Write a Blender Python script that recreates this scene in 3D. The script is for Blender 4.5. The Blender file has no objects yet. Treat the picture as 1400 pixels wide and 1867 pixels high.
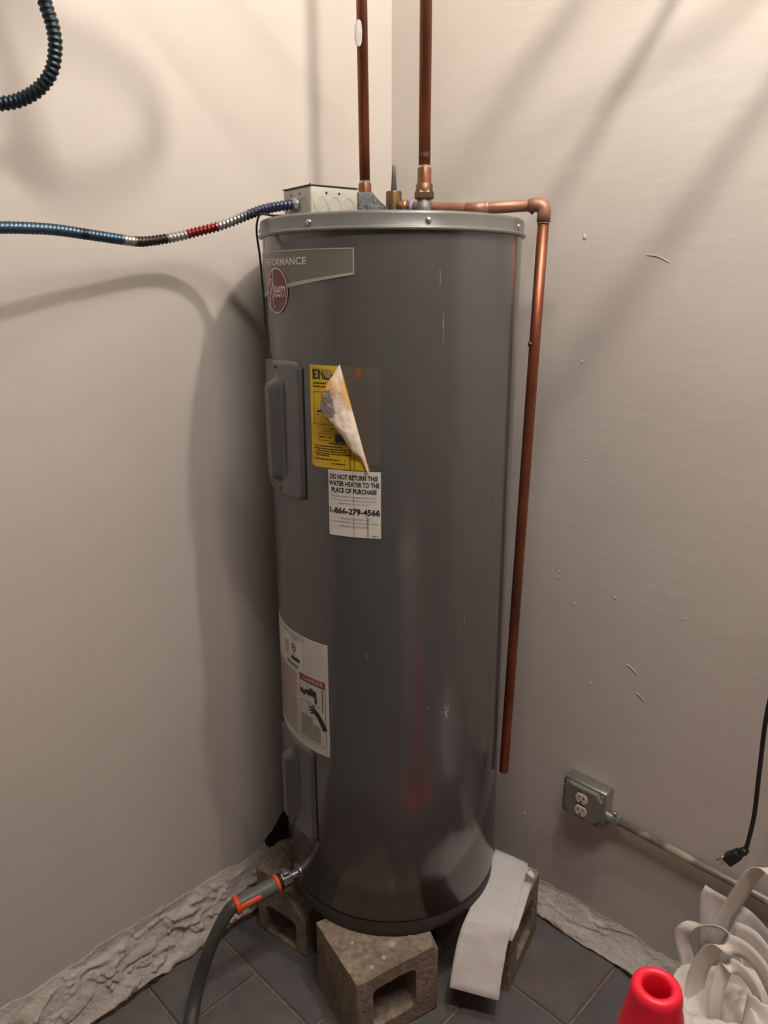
import bpy, bmesh, math, random
from mathutils import Vector, Matrix, noise
random.seed(7)
sc = bpy.context.scene
col = sc.collection
PI = math.pi

# ------------------------------------------------------------------ camera
F_PX, YAW, PITCH, ROLL, CAM_D, CAM_H = 1368.04, -0.01059, 0.287198, -0.001931, 1.6146, 1.59388
fw = Vector((math.sin(YAW)*math.cos(PITCH), math.cos(YAW)*math.cos(PITCH), -math.sin(PITCH)))
rt = Vector((math.cos(YAW), -math.sin(YAW), 0)); up = rt.cross(fw)
r2 = rt*math.cos(ROLL)+up*math.sin(ROLL); u2 = -rt*math.sin(ROLL)+up*math.cos(ROLL)
cd = bpy.data.cameras.new('camera'); cam = bpy.data.objects.new('camera', cd); col.objects.link(cam)
cam.matrix_world = Matrix(((r2.x,u2.x,-fw.x,0),(r2.y,u2.y,-fw.y,-CAM_D),(r2.z,u2.z,-fw.z,CAM_H),(0,0,0,1)))
cd.sensor_fit = 'HORIZONTAL'; cd.sensor_width = 36; cd.lens = 36*F_PX/1400; cd.clip_start = .02
sc.camera = cam
# ------------------------------------------------------------------ world, light, exposure
w = bpy.data.worlds.new('world'); sc.world = w; w.use_nodes = True
w.node_tree.nodes['Background'].inputs[0].default_value = (1, .92, .84, 1)
w.node_tree.nodes['Background'].inputs[1].default_value = 0.02
vs = sc.view_settings
vs.view_transform = 'Standard'; vs.look = 'None'; vs.gamma = 1; vs.use_curve_mapping = False
vs.exposure = 0.0
BULB = Vector((.455, -.625, 2.80)); BULB_R = .030; BULB_STRENGTH = 1120.0; BULB_COL = (1, .91, .80)
FILL_STRENGTH = 148.0; FILL_COL = (1, .93, .88)
CEIL = 2.98

# ------------------------------------------------------------------ frames of the room
C = Vector((-.001, .44, 0)); A0 = .801879
ANG_R = math.atan2(-math.cos(A0), math.sin(A0))      # local x runs along the right wall, y into it
ANG_L = math.atan2(math.sin(A0), math.cos(A0))       # local -x runs along the left wall, y into it
FR = Matrix.Translation(C) @ Matrix.Rotation(ANG_R, 4, 'Z')
FL = Matrix.Translation(C) @ Matrix.Rotation(ANG_L, 4, 'Z')
R = .26                                              # heater radius, axis at the world origin

# ------------------------------------------------------------------ helpers
def tag(o, label=None, cat=None, group=None, kind=None):
    if label: o['label'] = label
    if cat: o['category'] = cat
    if group: o['group'] = group
    if kind: o['kind'] = kind
    return o
def empty(name, M=None, **kw):
    o = bpy.data.objects.new(name, None); col.objects.link(o); o.empty_display_size = .05
    if M is not None: o.matrix_world = M
    return tag(o, **kw)
def mk(name, verts, faces, m, parent=None, smooth=True, M=None, flat_angle=None):
    me = bpy.data.meshes.new(name)
    me.from_pydata([tuple(v) for v in verts], [], faces)
    me.update()
    bm = bmesh.new(); bm.from_mesh(me); bmesh.ops.recalc_face_normals(bm, faces=bm.faces)
    if flat_angle is not None:
        for e in bm.edges:
            if len(e.link_faces) == 2 and e.calc_face_angle(0) > flat_angle: e.smooth = False
    bm.to_mesh(me); bm.free()
    me.polygons.foreach_set('use_smooth', [smooth]*len(me.polygons))
    o = bpy.data.objects.new(name, me); col.objects.link(o)
    for mm in (m if isinstance(m, (list, tuple)) else [m]): me.materials.append(mm)
    if parent is not None: o.parent = parent
    if M is not None: o.matrix_local = M
    return o
def join(parts):
    V, Fc = [], []
    for v, f in parts:
        b = len(V); V += [Vector(x) for x in v]; Fc += [tuple(i+b for i in q) for q in f]
    return V, Fc
def xf(geo, M):
    return [M @ Vector(v) for v in geo[0]], geo[1]
def g_box(x0, x1, y0, y1, z0, z1):
    v = [(x, y, z) for z in (z0, z1) for y in (y0, y1) for x in (x0, x1)]
    return v, [(0,2,3,1),(4,5,7,6),(0,1,5,4),(2,6,7,3),(0,4,6,2),(1,3,7,5)]
def g_bevel_box(x0, x1, y0, y1, z0, z1, b, seg=2):
    bm = bmesh.new(); v, f = g_box(x0, x1, y0, y1, z0, z1)
    vv = [bm.verts.new(p) for p in v]
    for q in f: bm.faces.new([vv[i] for i in q])
    bmesh.ops.recalc_face_normals(bm, faces=bm.faces)
    bmesh.ops.bevel(bm, geom=list(bm.edges), offset=b, segments=seg, profile=.5, affect='EDGES')
    bm.verts.index_update()
    out = [p.co.copy() for p in bm.verts], [tuple(x.index for x in q.verts) for q in bm.faces]
    bm.free(); return out
def g_lathe(prof, seg=48, cap0=False, cap1=False):
    V, Fc = [], []
    for r, z in prof:
        for k in range(seg):
            a = 2*PI*k/seg; V.append((r*math.cos(a), r*math.sin(a), z))
    for i in range(len(prof)-1):
        for k in range(seg):
            k2 = (k+1) % seg; Fc.append((i*seg+k, i*seg+k2, (i+1)*seg+k2, (i+1)*seg+k))
    if cap0: Fc.append(tuple(range(seg)))
    if cap1: Fc.append(tuple(range((len(prof)-1)*seg, len(prof)*seg)))
    return V, Fc
def align(p, d):
    """matrix whose local z points along d, at p"""
    d = Vector(d).normalized()
    return Matrix.Translation(Vector(p)) @ d.to_track_quat('Z', 'Y').to_matrix().to_4x4()
def catmull(pts, n=10):
    P = [Vector(p) for p in pts]; P = [2*P[0]-P[1]]+P+[2*P[-1]-P[-2]]; out = []
    for i in range(1, len(P)-2):
        for k in range(n):
            t = k/n; a, b, c, d = P[i-1], P[i], P[i+1], P[i+2]
            out.append(.5*((2*b)+(c-a)*t+(2*a-5*b+4*c-d)*t*t+(3*b-a-3*c+d)*t**3))
    out.append(P[-2].copy()); return out
def resample(pts, step):
    out = [pts[0].copy()]; acc = 0
    for a, b in zip(pts[:-1], pts[1:]):
        L = (b-a).length; t = step-acc
        while t <= L:
            out.append(a+(b-a)*(t/L)); t += step
        acc = (acc+L) % step
    return out
def frames(path):
    T = []
    for i in range(len(path)):
        T.append((path[min(i+1, len(path)-1)]-path[max(i-1, 0)]).normalized())
    n = T[0].orthogonal().normalized(); fr = []
    for i, t in enumerate(T):
        if i: 
            q = T[i-1].rotation_difference(t); n = (q @ n)
        n = (n-t*n.dot(t)).normalized(); fr.append((n, t.cross(n), t))
    return fr
def g_tube(path, r, seg=12, caps=True):
    path = [Vector(p) for p in path]; fr = frames(path); V, Fc = [], []
    for i, p in enumerate(path):
        rr = r[i] if isinstance(r, (list, tuple)) else r
        for k in range(seg):
            a = 2*PI*k/seg; V.append(p+fr[i][0]*(rr*math.cos(a))+fr[i][1]*(rr*math.sin(a)))
    for i in range(len(path)-1):
        for k in range(seg):
            k2 = (k+1) % seg; Fc.append((i*seg+k, i*seg+k2, (i+1)*seg+k2, (i+1)*seg+k))
    if caps: Fc += [tuple(range(seg)), tuple(range((len(path)-1)*seg, len(path)*seg))]
    return V, Fc
def g_ribbon(path, sides, wdt, th=.0016):
    """strap: path points, sideways vectors, full width, thickness"""
    V, Fc = [], []; n = len(path)
    for i, p in enumerate(path):
        t = (path[min(i+1, n-1)]-path[max(i-1, 0)]).normalized()
        s = Vector(sides[i]); s = (s-t*s.dot(t)).normalized(); nn = t.cross(s)
        ww = wdt if not isinstance(wdt, (list, tuple)) else wdt[i]
        for a, b in ((-1,-1),(-.4,-1),(.4,-1),(1,-1),(1,1),(.4,1),(-.4,1),(-1,1)):
            V.append(p+s*(ww/2*a)+nn*(th/2*b))
    for i in range(n-1):
        for k in range(8):
            k2 = (k+1) % 8; Fc.append((i*8+k, i*8+k2, (i+1)*8+k2, (i+1)*8+k))
    Fc += [tuple(range(8)), tuple(range((n-1)*8, n*8))]
    return V, Fc
def cyl(phi, z, off=0.0):
    a = math.radians(phi); return Vector(((R+off)*math.sin(a), -(R+off)*math.cos(a), z))
def text2d(body, size=1.0, bold=0.0, spacing=1.0, shear=0.0):
    cu = bpy.data.curves.new('t', 'FONT'); cu.body = body; cu.size = size; cu.offset = bold
    cu.space_character = spacing; cu.shear = shear; cu.resolution_u = 3; cu.fill_mode = 'FRONT'
    o = bpy.data.objects.new('t', cu); col.objects.link(o)
    dg = bpy.context.evaluated_depsgraph_get(); ev = o.evaluated_get(dg); me = ev.to_mesh()
    v = [(p.co.x, p.co.y) for p in me.vertices]; f = [tuple(q.vertices) for q in me.polygons]
    ev.to_mesh_clear(); bpy.data.objects.remove(o); bpy.data.curves.remove(cu)
    return v, f
def text_fit(body, x0, x1, y0, y1, bold=0.0, spacing=1.0):
    v, f = text2d(body, 1.0, bold, spacing)
    xs = [p[0] for p in v]; ys = [p[1] for p in v]
    ax, bx, ay, by = min(xs), max(xs), min(ys), max(ys)
    return [(x0+(x-ax)/(bx-ax)*(x1-x0), y0+(y-ay)/(by-ay)*(y1-y0)) for x, y in v], f
def wrap(geo2, phi0, z0, off):
    """2-D metres right / up from (phi0, z0) onto the heater jacket"""
    return [cyl(phi0+math.degrees(x/R), z0+y, off) for x, y in geo2[0]], geo2[1]
def g_cylpoly(lo, hi, n, off, back=-.0004):
    """patch on the jacket between lower and upper edge functions of phi; lo/hi = list of (phi, z0, z1)"""
    V, Fc = [], []
    m = len(lo)
    for o in (off, back):
        for (ph, z0, z1) in lo:
            for k in range(n+1): V.append(cyl(ph, z0+(z1-z0)*k/n, o))
    st = m*(n+1)
    for i in range(m-1):
        for k in range(n):
            a = i*(n+1)+k; Fc.append((a, a+n+1, a+n+2, a+1))
    def q(a, b): Fc.append((a, b, b+st, a+st))
    for i in range(m-1):
        q(i*(n+1), (i+1)*(n+1)); q(i*(n+1)+n, (i+1)*(n+1)+n)
    for k in range(n):
        q(k, k+1); q((m-1)*(n+1)+k, (m-1)*(n+1)+k+1)
    return V, Fc
def g_patch(p0, p1, z0, z1, off, n=None, nz=1, back=-.0004):
    n = n or max(2, int(abs(p1-p0)/2.5)+1)
    return g_cylpoly([(p0+(p1-p0)*i/n, z0, z1) for i in range(n+1)], None, nz, off, back)
def dashes(x0, x1, y, h, rnd, gap=.0012, wmin=.002, wmax=.008):
    """one line of print too small to read: word-length bars, 2-D"""
    V, Fc = [], []; x = x0
    while x < x1-.001:
        ww = min(rnd.uniform(wmin, wmax), x1-x); b = len(V)
        V += [(x, y), (x+ww, y), (x+ww, y+h), (x, y+h)]; Fc.append((b, b+1, b+2, b+3)); x += ww+gap
    return V, Fc
def rect2(x0, x1, y0, y1):
    n = max(1, int(abs(x1-x0)/.005)+1); V = []       # cut into short pieces so that it follows the round jacket
    for i in range(n+1): V += [(x0+(x1-x0)*i/n, y0), (x0+(x1-x0)*i/n, y1)]
    return V, [(2*i, 2*i+2, 2*i+3, 2*i+1) for i in range(n)]
def j2(parts):
    V, Fc = [], []
    for v, f in parts:
        b = len(V); V += list(v); Fc += [tuple(i+b for i in q) for q in f]
    return V, Fc
def frame2(x0, x1, y0, y1, t):
    return j2([rect2(x0, x1, y0, y0+t), rect2(x0, x1, y1-t, y1), rect2(x0, x0+t, y0, y1), rect2(x1-t, x1, y0, y1)])

# ------------------------------------------------------------------ materials
def mat(name, base, rough=.5, metal=0.0, var=0.0, vscale=20, bump=0.0, bscale=60, spec=.5, color2=None, c2scale=6, c2thr=(.55,.7), detail=6, stretch=None, coat=0.0):
    m = bpy.data.materials.new(name); m.use_nodes = True; nt = m.node_tree; N = nt.nodes; Lk = nt.links
    b = N['Principled BSDF']; b.inputs['Roughness'].default_value = rough; b.inputs['Metallic'].default_value = metal
    b.inputs['Specular IOR Level'].default_value = spec; b.inputs['Coat Weight'].default_value = coat
    b.inputs['Base Color'].default_value = (*base, 1)
    tc = N.new('ShaderNodeTexCoord'); src = tc.outputs['Object']
    if stretch:
        mp = N.new('ShaderNodeMapping'); mp.inputs['Scale'].default_value = stretch; Lk.new(src, mp.inputs[0]); src = mp.outputs[0]
    last = None
    if var or color2:
        n = N.new('ShaderNodeTexNoise'); n.inputs['Scale'].default_value = vscale; n.inputs['Detail'].default_value = detail; Lk.new(src, n.inputs['Vector'])
        cr = N.new('ShaderNodeValToRGB'); Lk.new(n.outputs['Fac'], cr.inputs[0])
        cr.color_ramp.elements[0].position = .3; cr.color_ramp.elements[1].position = .7
        cr.color_ramp.elements[0].color = (*[c*(1-var) for c in base], 1); cr.color_ramp.elements[1].color = (*[min(1, c*(1+var)) for c in base], 1)
        last = cr.outputs[0]
    if color2:
        n2 = N.new('ShaderNodeTexNoise'); n2.inputs['Scale'].default_value = c2scale; n2.inputs['Detail'].default_value = 8; Lk.new(src, n2.inputs['Vector'])
        mr = N.new('ShaderNodeMapRange'); mr.inputs[1].default_value = c2thr[0]; mr.inputs[2].default_value = c2thr[1]; Lk.new(n2.outputs['Fac'], mr.inputs[0])
        mx = N.new('ShaderNodeMix'); mx.data_type = 'RGBA'; Lk.new(mr.outputs[0], mx.inputs[0]); Lk.new(last, mx.inputs[6]); mx.inputs[7].default_value = (*color2, 1)
        last = mx.outputs[2]
    if last is not None: Lk.new(last, b.inputs['Base Color'])
    if bump:
        n3 = N.new('ShaderNodeTexNoise'); n3.inputs['Scale'].default_value = bscale; n3.inputs['Detail'].default_value = 5; Lk.new(src, n3.inputs['Vector'])
        bp = N.new('ShaderNodeBump'); bp.inputs['Strength'].default_value = bump; bp.inputs['Distance'].default_value = .004; Lk.new(n3.outputs['Fac'], bp.inputs['Height']); Lk.new(bp.outputs[0], b.inputs['Normal'])
    return m
M = {}
WALLC = (.60, .556, .51)
M['wall'] = mat('wall_paint', WALLC, .5, var=.03, vscale=3, bump=.12, bscale=35, spec=.35)
M['wall_r'] = mat('wall_paint_scuffed', WALLC, .42, var=.03, vscale=3, bump=.22, bscale=26, spec=.4, stretch=(.6, 1, 1.8))
M['plaster'] = mat('rough_plaster', (.56, .515, .47), .75, var=.10, vscale=14, bump=.9, bscale=110, spec=.2)
M['ceiling'] = mat('ceiling_paint', (.34, .30, .26), .8, var=.03, bump=.1, spec=.2)
M['grout'] = mat('sandy_grout', (.215, .165, .12), .9, var=.25, vscale=40, bump=.5, bscale=120, spec=.1)
M['dirt'] = mat('dirt_and_hole_shade', (.05, .035, .025), .95, var=.4, vscale=60, bump=.8, bscale=150, spec=.05)
M['tile'] = [mat('slate_tile_%d' % i, c, .55, var=.22, vscale=9, bump=.35, bscale=30, spec=.35, color2=c2, c2scale=7, c2thr=(.52, .75))
             for i, (c, c2) in enumerate((((.110,.102,.100),(.15,.122,.098)), ((.12,.109,.102),(.088,.083,.088)), ((.098,.095,.098),(.135,.116,.10))))]
M['tank'] = mat('grey_enamel', (.085, .084, .081), .17, var=.05, vscale=6, bump=.03, bscale=9, spec=.95, stretch=(1, 1, .5))
M['cap'] = mat('grey_cap_enamel', (.125, .122, .115), .32, var=.05, vscale=8, spec=.6)
M['base'] = mat('dark_base_pan', (.035, .032, .03), .6, var=.1)
M['seam'] = mat('panel_gap_shade', (.012, .011, .01), .8)
M['band'] = mat('logo_band', (.155, .142, .12), .35, var=.03, spec=.5)
M['band_edge'] = mat('logo_band_edge', (.38, .35, .30), .35)
M['print_grey'] = mat('print_silver', (.60, .56, .50), .4)
M['maroon'] = mat('logo_maroon', (.17, .03, .042), .4)
M['print_pink'] = mat('logo_letters', (.74, .62, .58), .45)
M['steel'] = mat('bright_screw', (.62, .6, .57), .28, 1.0)
M['zinc'] = mat('galvanised', (.42, .42, .39), .42, .85, var=.12, vscale=30, bump=.08, bscale=40)
M['box'] = mat('painted_junction_box', (.44, .44, .38), .5, .15, var=.12, vscale=35, bump=.1, bscale=60, color2=(.36,.33,.26), c2scale=18, c2thr=(.55,.72))
M['lid'] = mat('box_lid', (.13, .10, .075), .6, .3, var=.2)
M['black'] = mat('black_rubber', (.012, .012, .012), .45)
M['copper'] = mat('aged_copper', (.29, .095, .052), .42, .85, var=.35, vscale=14, color2=(.12,.07,.045), c2scale=9, c2thr=(.46,.72), bump=.05, bscale=60, stretch=(1, 1, .45))
M['copper_b'] = mat('copper_fitting', (.34, .14, .08), .42, .85, var=.25, vscale=30, color2=(.2,.12,.07), c2scale=25, c2thr=(.5,.7))
M['copper_pale'] = mat('flux_copper', (.35, .17, .115), .5, .55, var=.15, vscale=30)
M['solder'] = mat('solder_ring', (.62, .56, .5), .35, .9)
M['bronze'] = mat('bronze_nut', (.15, .085, .05), .45, .8, var=.3, vscale=40)
M['brass'] = mat('old_brass', (.22, .135, .06), .4, .85, var=.25, vscale=30)
M['brass_y'] = mat('brass_outlet', (.50, .31, .13), .35, .9, var=.15)
M['lever'] = mat('valve_lever_grey', (.14, .135, .125), .5, .7, var=.2, vscale=50)
M['nipple'] = mat('steel_nipple', (.15, .15, .13), .55, .6, var=.2, vscale=40, color2=(.5,.5,.42), c2scale=30, c2thr=(.62,.72))
M['blue'] = mat('blue_tape', (.22, .33, .62), .5)
M['foam'] = mat('grey_foam', (.13, .14, .14), .9, var=.35, vscale=160, bump=1, bscale=220, spec=.1)
M['paintwhite'] = mat('white_paint_blob', (.80, .78, .74), .6, var=.06, vscale=60)
M['yellow'] = mat('yellow_label', (.72, .475, .02), .4, var=.10, vscale=14, color2=(.60,.35,.025), c2scale=8, c2thr=(.52,.75))
M['ink'] = mat('black_ink', (.02, .018, .015), .5)
M['ink_y'] = mat('brown_ink', (.06, .032, .006), .5)
M['ink_g'] = mat('faded_ink', (.22, .20, .18), .5)
M['ink_r'] = mat('faded_red_ink', (.40, .29, .27), .5)
M['purple'] = mat('purple_print', (.045, .02, .05), .5)
M['label'] = mat('white_label', (.72, .69, .64), .4, var=.03, vscale=10)
M['label2'] = mat('rating_label', (.62, .59, .54), .35, var=.04, vscale=8)
M['stain'] = mat('brown_drip', (.34, .23, .14), .5, var=.2, vscale=30)
M['danger'] = mat('danger_red', (.30, .035, .04), .4)
M['residue'] = mat('glue_residue', (.105, .088, .075), .5, var=.1, vscale=12, color2=(.15,.075,.04), c2scale=14, c2thr=(.58,.75))
M['flake'] = mat('scuff', (.42, .40, .35), .6)
M['scratch'] = mat('scratch', (.24, .22, .18), .5)
M['concrete'] = mat('concrete_block', (.27, .215, .165), .92, var=.38, vscale=70, bump=1.0, bscale=130, spec=.12, color2=(.17,.13,.10), c2scale=7, c2thr=(.45,.72), detail=10)
M['concrete_top'] = mat('lime_spots', (.46, .41, .35), .8, var=.15, vscale=50)
M['cloth'] = mat('white_foam_sheet', (.66, .635, .62), .8, var=.05, vscale=30, bump=.2, bscale=120, spec=.2)
M['hose'] = mat('grey_hose', (.055, .056, .05), .5, var=.1)
M['hose_grip'] = mat('hose_grip', (.12, .125, .12), .5, var=.06)
M['orange'] = mat('orange_plastic', (.78, .10, .022), .42, spec=.4)
M['chrome'] = mat('dull_valve_metal', (.3, .29, .28), .35, .8, var=.15)
M['plate'] = mat('grey_outlet_plate', (.23, .225, .205), .45, .5, var=.06, vscale=20)
M['almond'] = mat('almond_plastic', (.66, .58, .47), .4)
M['slot'] = mat('dark_slot', (.015, .012, .01), .8)
M['conduit'] = mat('worn_conduit', (.30, .265, .22), .45, .5, var=.15, vscale=30, bump=.1, bscale=60, color2=(.62,.55,.44), c2scale=16, c2thr=(.54,.6), stretch=(.6, 1, 1))
M['red'] = mat('red_cone', (.92, .016, .05), .40, var=.03, spec=.5)
M['bag'] = mat('white_bag_fabric', (.74, .69, .66), .85, var=.03, vscale=8, bump=.10, bscale=300, spec=.15)
M['bag_strap'] = mat('cream_strap', (.76, .70, .64), .8, var=.03, vscale=30, bump=.15, bscale=400, spec=.15)
M['pipe'] = mat('shadow_pipe', (.35, .33, .3), .5, .4, var=.1)
M['porcelain'] = mat('porcelain', (.7, .68, .64), .3)
M['joist'] = mat('painted_joist', (.55, .50, .44), .7, var=.08, vscale=12, bump=.2)
gl = bpy.data.materials.new('glowing_bulb'); gl.use_nodes = True
gb = gl.node_tree.nodes['Principled BSDF']; gb.inputs['Emission Color'].default_value = (*BULB_COL, 1); gb.inputs['Emission Strength'].default_value = BULB_STRENGTH
gb.inputs['Base Color'].default_value = (.8, .8, .8, 1); M['glow'] = gl
def cable_mat(name, stops):
    m = mat(name, (.3, .3, .3), .38, .75); nt = m.node_tree; N = nt.nodes
    at = N.new('ShaderNodeAttribute'); at.attribute_name = 'along'
    cr = N.new('ShaderNodeValToRGB'); cr.color_ramp.interpolation = 'LINEAR'
    el = cr.color_ramp.elements
    while len(el) > 1: el.remove(el[0])
    el[0].position = stops[0][0]; el[0].color = (*stops[0][1], 1)
    for p, c in stops[1:]:
        e = el.new(p); e.color = (*c, 1)
    nt.links.new(at.outputs['Fac'], cr.inputs[0]); nt.links.new(cr.outputs[0], N['Principled BSDF'].inputs['Base Color'])
    return m

# ================================================================== the room
LEN = 3.5
def struct(name, geo, m, M4, smooth=False):
    return tag(mk(name, geo[0], geo[1], m, None, smooth, M4), kind='structure')
TH = .12
wl = struct('wall_left', g_box(-LEN, TH, 0, TH, -.1, CEIL), M['wall'], FL)
wr = struct('wall_right', g_box(0, LEN, 0, TH, -.1, CEIL), M['wall_r'], FR)
M['dim'] = mat('bare_masonry', (.20, .17, .145), .9, var=.15, vscale=6, bump=.4, bscale=20, spec=.1)
struct('wall_back', g_box(-TH, LEN, -LEN-TH, -LEN, -.1, CEIL), M['dim'], FR)
struct('wall_front', g_box(-LEN-TH, 0, -LEN-TH, -LEN, -.1, CEIL), M['dim'], FL)
struct('ceiling', g_box(-TH, LEN+TH, -LEN-TH, TH, CEIL, CEIL+.1), M['ceiling'], FR)
fl = struct('floor', g_box(-TH, LEN+TH, -LEN-TH, TH, -.12, -.006), M['grout'], FR)
# slate tiles: mixed sizes on a 0.205 m module; u along the right wall, v along the left wall
MOD = .205; U0 = .197-3*MOD; V0 = .265-3*MOD; NU = 20; NV = 20
occ = [[False]*NV for _ in range(NU)]; tiles = []
def lay(i, j, a, b):
    if i < 0 or j < 0 or i+a > NU or j+b > NV: return False
    if any(occ[x][y] for x in range(i, i+a) for y in range(j, j+b)): return False
    for x in range(i, i+a):
        for y in range(j, j+b): occ[x][y] = True
    tiles.append((i, j, a, b)); return True
for t in ((3, 5, 2, 2), (2, 5, 1, 1), (2, 6, 1, 1), (4, 1, 2, 2), (6, 1, 2, 2), (5, 3, 1, 1), (4, 3, 1, 2), (5, 4, 2, 2), (6, 3, 2, 1), (2, 3, 2, 2), (2, 1, 2, 2), (0, 3, 2, 2), (3, 7, 1, 1), (4, 7, 2, 2)): lay(*t)
rt_ = random.Random(3)
for j in range(NV):
    for i in range(NU):
        for a, b in rt_.sample([(2, 2), (2, 2), (1, 2), (2, 1)], 4)+[(1, 1)]:
            if lay(i, j, a, b): break
shared = {}
def tile_mesh(a, b, mi):
    if (a, b, mi) not in shared:
        g = .0037; bm = bmesh.new(); v, f = g_box(g, a*MOD-g, -b*MOD+g, -g, -.012, 0)
        vv = [bm.verts.new(p) for p in v]
        for q in f: bm.faces.new([vv[i] for i in q])
        bmesh.ops.recalc_face_normals(bm, faces=bm.faces)
        bmesh.ops.bevel(bm, geom=[e for e in bm.edges if all(x.co.z > -.001 for x in e.verts)], offset=.003, segments=1, affect='EDGES')
        me = bpy.data.meshes.new('tile'); bm.to_mesh(me); bm.free(); me.materials.append(M['tile'][mi]); shared[(a, b, mi)] = me
    return shared[(a, b, mi)]
for (i, j, a, b) in tiles:
    u, v = U0+i*MOD, V0+j*MOD
    if u+a*MOD < .02 or v+b*MOD < .02: continue
    if u > 2.6 or v > 2.6: continue
    t = bpy.data.objects.new('tile', tile_mesh(a, b, rt_.randrange(3))); col.objects.link(t); t.parent = fl
    t.location = (u, -v, rt_.uniform(-.0012, .0008))

# plaster cove along the foot of each wall
def cove(name, M4, sgn, length, ztop, out, chunk, seed, n_along):
    V, Fc = [], []; m = 44; sv = Vector((seed*3.1, seed*1.7, 0))
    for i in range(n_along+1):
        u = length*i/n_along
        zt = ztop+.020*noise.noise(Vector((u*3, seed, 0)))+.012*noise.noise(Vector((u*13, seed, 2)))+.005*noise.noise(Vector((u*45, seed, 3)))
        ob = out+.008*noise.noise(Vector((u*5, seed, 7)))+.006*noise.noise(Vector((u*23, seed, 9)))
        zb = .004+.007*max(0, noise.noise(Vector((u*30, seed, 4))))
        for k in range(m+1):
            t = k/m
            z = zt+(zb-zt)*t; d = ob*(t**1.5)
            env = min(1, t*5)*min(1, (1-t)*8+.35)
            # flakes lie along the wall: stretched coordinates, sheared so that ridges run slantwise
            q = Vector((u*8.5-z*8, z*21+u*2.5, seed*2)); q += Vector((noise.noise(q*1.3), noise.noise(q*1.3+sv), 0))*.75
            f1 = noise.noise(q)                               # flakes with a sharp lower lip
            lip = max(0, min(1, (f1+.02)*7)); f2 = noise.noise(q*2.3+sv); lip2 = max(0, min(1, (f2-.12)*8))
            rough = noise.fractal(Vector((u*45, z*55, seed)), .8, 2.0, 5)
            d += env*chunk*(lip*.55+lip2*.30+.42*rough*(.4+lip2)+.25*f1)
            d = max(d, .0012)
            if t == 0: d = -.004
            V.append((sgn*u, -d, z))
        V.append((sgn*u, .01, zb))
    s = m+2
    for i in range(n_along):
        for k in range(m+1):
            a = i*s+k; Fc.append((a, a+1, a+s+1, a+s))
    return struct(name, (V, Fc), M['plaster'], M4, smooth=True)
cove('baseboard_left', FL, -1, 2.2, .150, .042, .0125, 1.3, 900)
cove('baseboard_right', FR, 1, 2.2, .075, .045, .006, 4.1, 900)
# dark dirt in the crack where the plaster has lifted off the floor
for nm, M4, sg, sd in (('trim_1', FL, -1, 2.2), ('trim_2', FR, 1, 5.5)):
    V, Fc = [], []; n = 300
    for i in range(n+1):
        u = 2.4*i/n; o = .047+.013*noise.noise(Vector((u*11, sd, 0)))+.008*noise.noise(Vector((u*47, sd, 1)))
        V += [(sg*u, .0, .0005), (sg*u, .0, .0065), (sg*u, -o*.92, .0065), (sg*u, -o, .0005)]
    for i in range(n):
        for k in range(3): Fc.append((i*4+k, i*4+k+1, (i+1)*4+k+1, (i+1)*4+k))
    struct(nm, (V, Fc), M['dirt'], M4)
V = [(0, 0)]+[((.062+.016*noise.noise(Vector((math.cos(a)*3, math.sin(a)*3, 1))))*math.cos(a), (.075+.03*noise.noise(Vector((math.cos(a)*4, math.sin(a)*4, 6))))*math.sin(a)) for a in [2*PI*k/40 for k in range(40)]]
cav = mk('hole_shade_patch', [(-.43+x+y*.5, -.0015, .150+y) for x, y in V], [(0, 1+k, 1+(k+1) % 40) for k in range(40)], M['dirt'], wl, False)  # flat dark patch painted for the shade inside a hole in the plaster
# paint drips and chips standing proud of the wall
def blob(name, u, z, w_, h_, par, M4rel, m):
    g = g_lathe([(1, 0), (.8, .5), (.35, .9), (.02, 1)], 8, True, True)
    V = [Vector((x*w_, -zz*.0022, y*h_)) for x, y, zz in g[0]]
    return mk(name, V, g[1], m, par, True, Matrix.Translation((u, 0, z)))
for u, z, a, b in ((.575,1.445,.0025,.004),(.555,.955,.002,.003),(.552,.94,.002,.004),(.60,.885,.002,.004),(.70,.93,.003,.003),(.60,1.23,.0015,.003),(.66,.70,.003,.002),(.78,.60,.002,.003),(.86,.93,.002,.002),(.56,1.70,.004,.007),(.97,1.46,.006,.003),(.50,.245,.003,.004)):
    blob('paint_drip', u, z, a, b, wr, None, M['wall_r'])
for u, z, L_ in ((.70, 1.66, .05), (.74, .78, .03), (.77, .72, .022)):
    V, Fc = g_tube(catmull([(0, 0, 0), (L_*.5, -.0006, -.004), (L_, 0, -.016)], 5), .0011, 6)
    mk('paint_ridge', V, Fc, M['wall_r'], wr, True, Matrix.Translation((u, 0, z)))

# ================================================================== ceiling lamp
lamp = empty('ceiling_lamp', Matrix.Translation((BULB.x, BULB.y, CEIL)), label='bare glowing bulb in a porcelain lampholder on the ceiling', cat='lamp')
mk('lampholder', *g_lathe([(.055, 0), (.055, -.015), (.03, -.03), (.024, -.075), (.018, -.078)], 32, True, True), M['porcelain'], lamp)
mk('collar', *g_lathe([(.0145, -.078), (.0145, -.112), (.016, -.125)], 24, True, True), M['steel'], lamp)
dz = BULB.z-CEIL
pr = [(.0145, dz+.056)]+[(BULB_R*math.sin(a), dz+BULB_R*math.cos(a)) for a in [math.radians(x) for x in (32, 50, 70, 90, 110, 130, 150, 168)]]+[(.001, dz-BULB_R)]
mk('bulb', *g_lathe(pr, 16), M['glow'], lamp)

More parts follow.
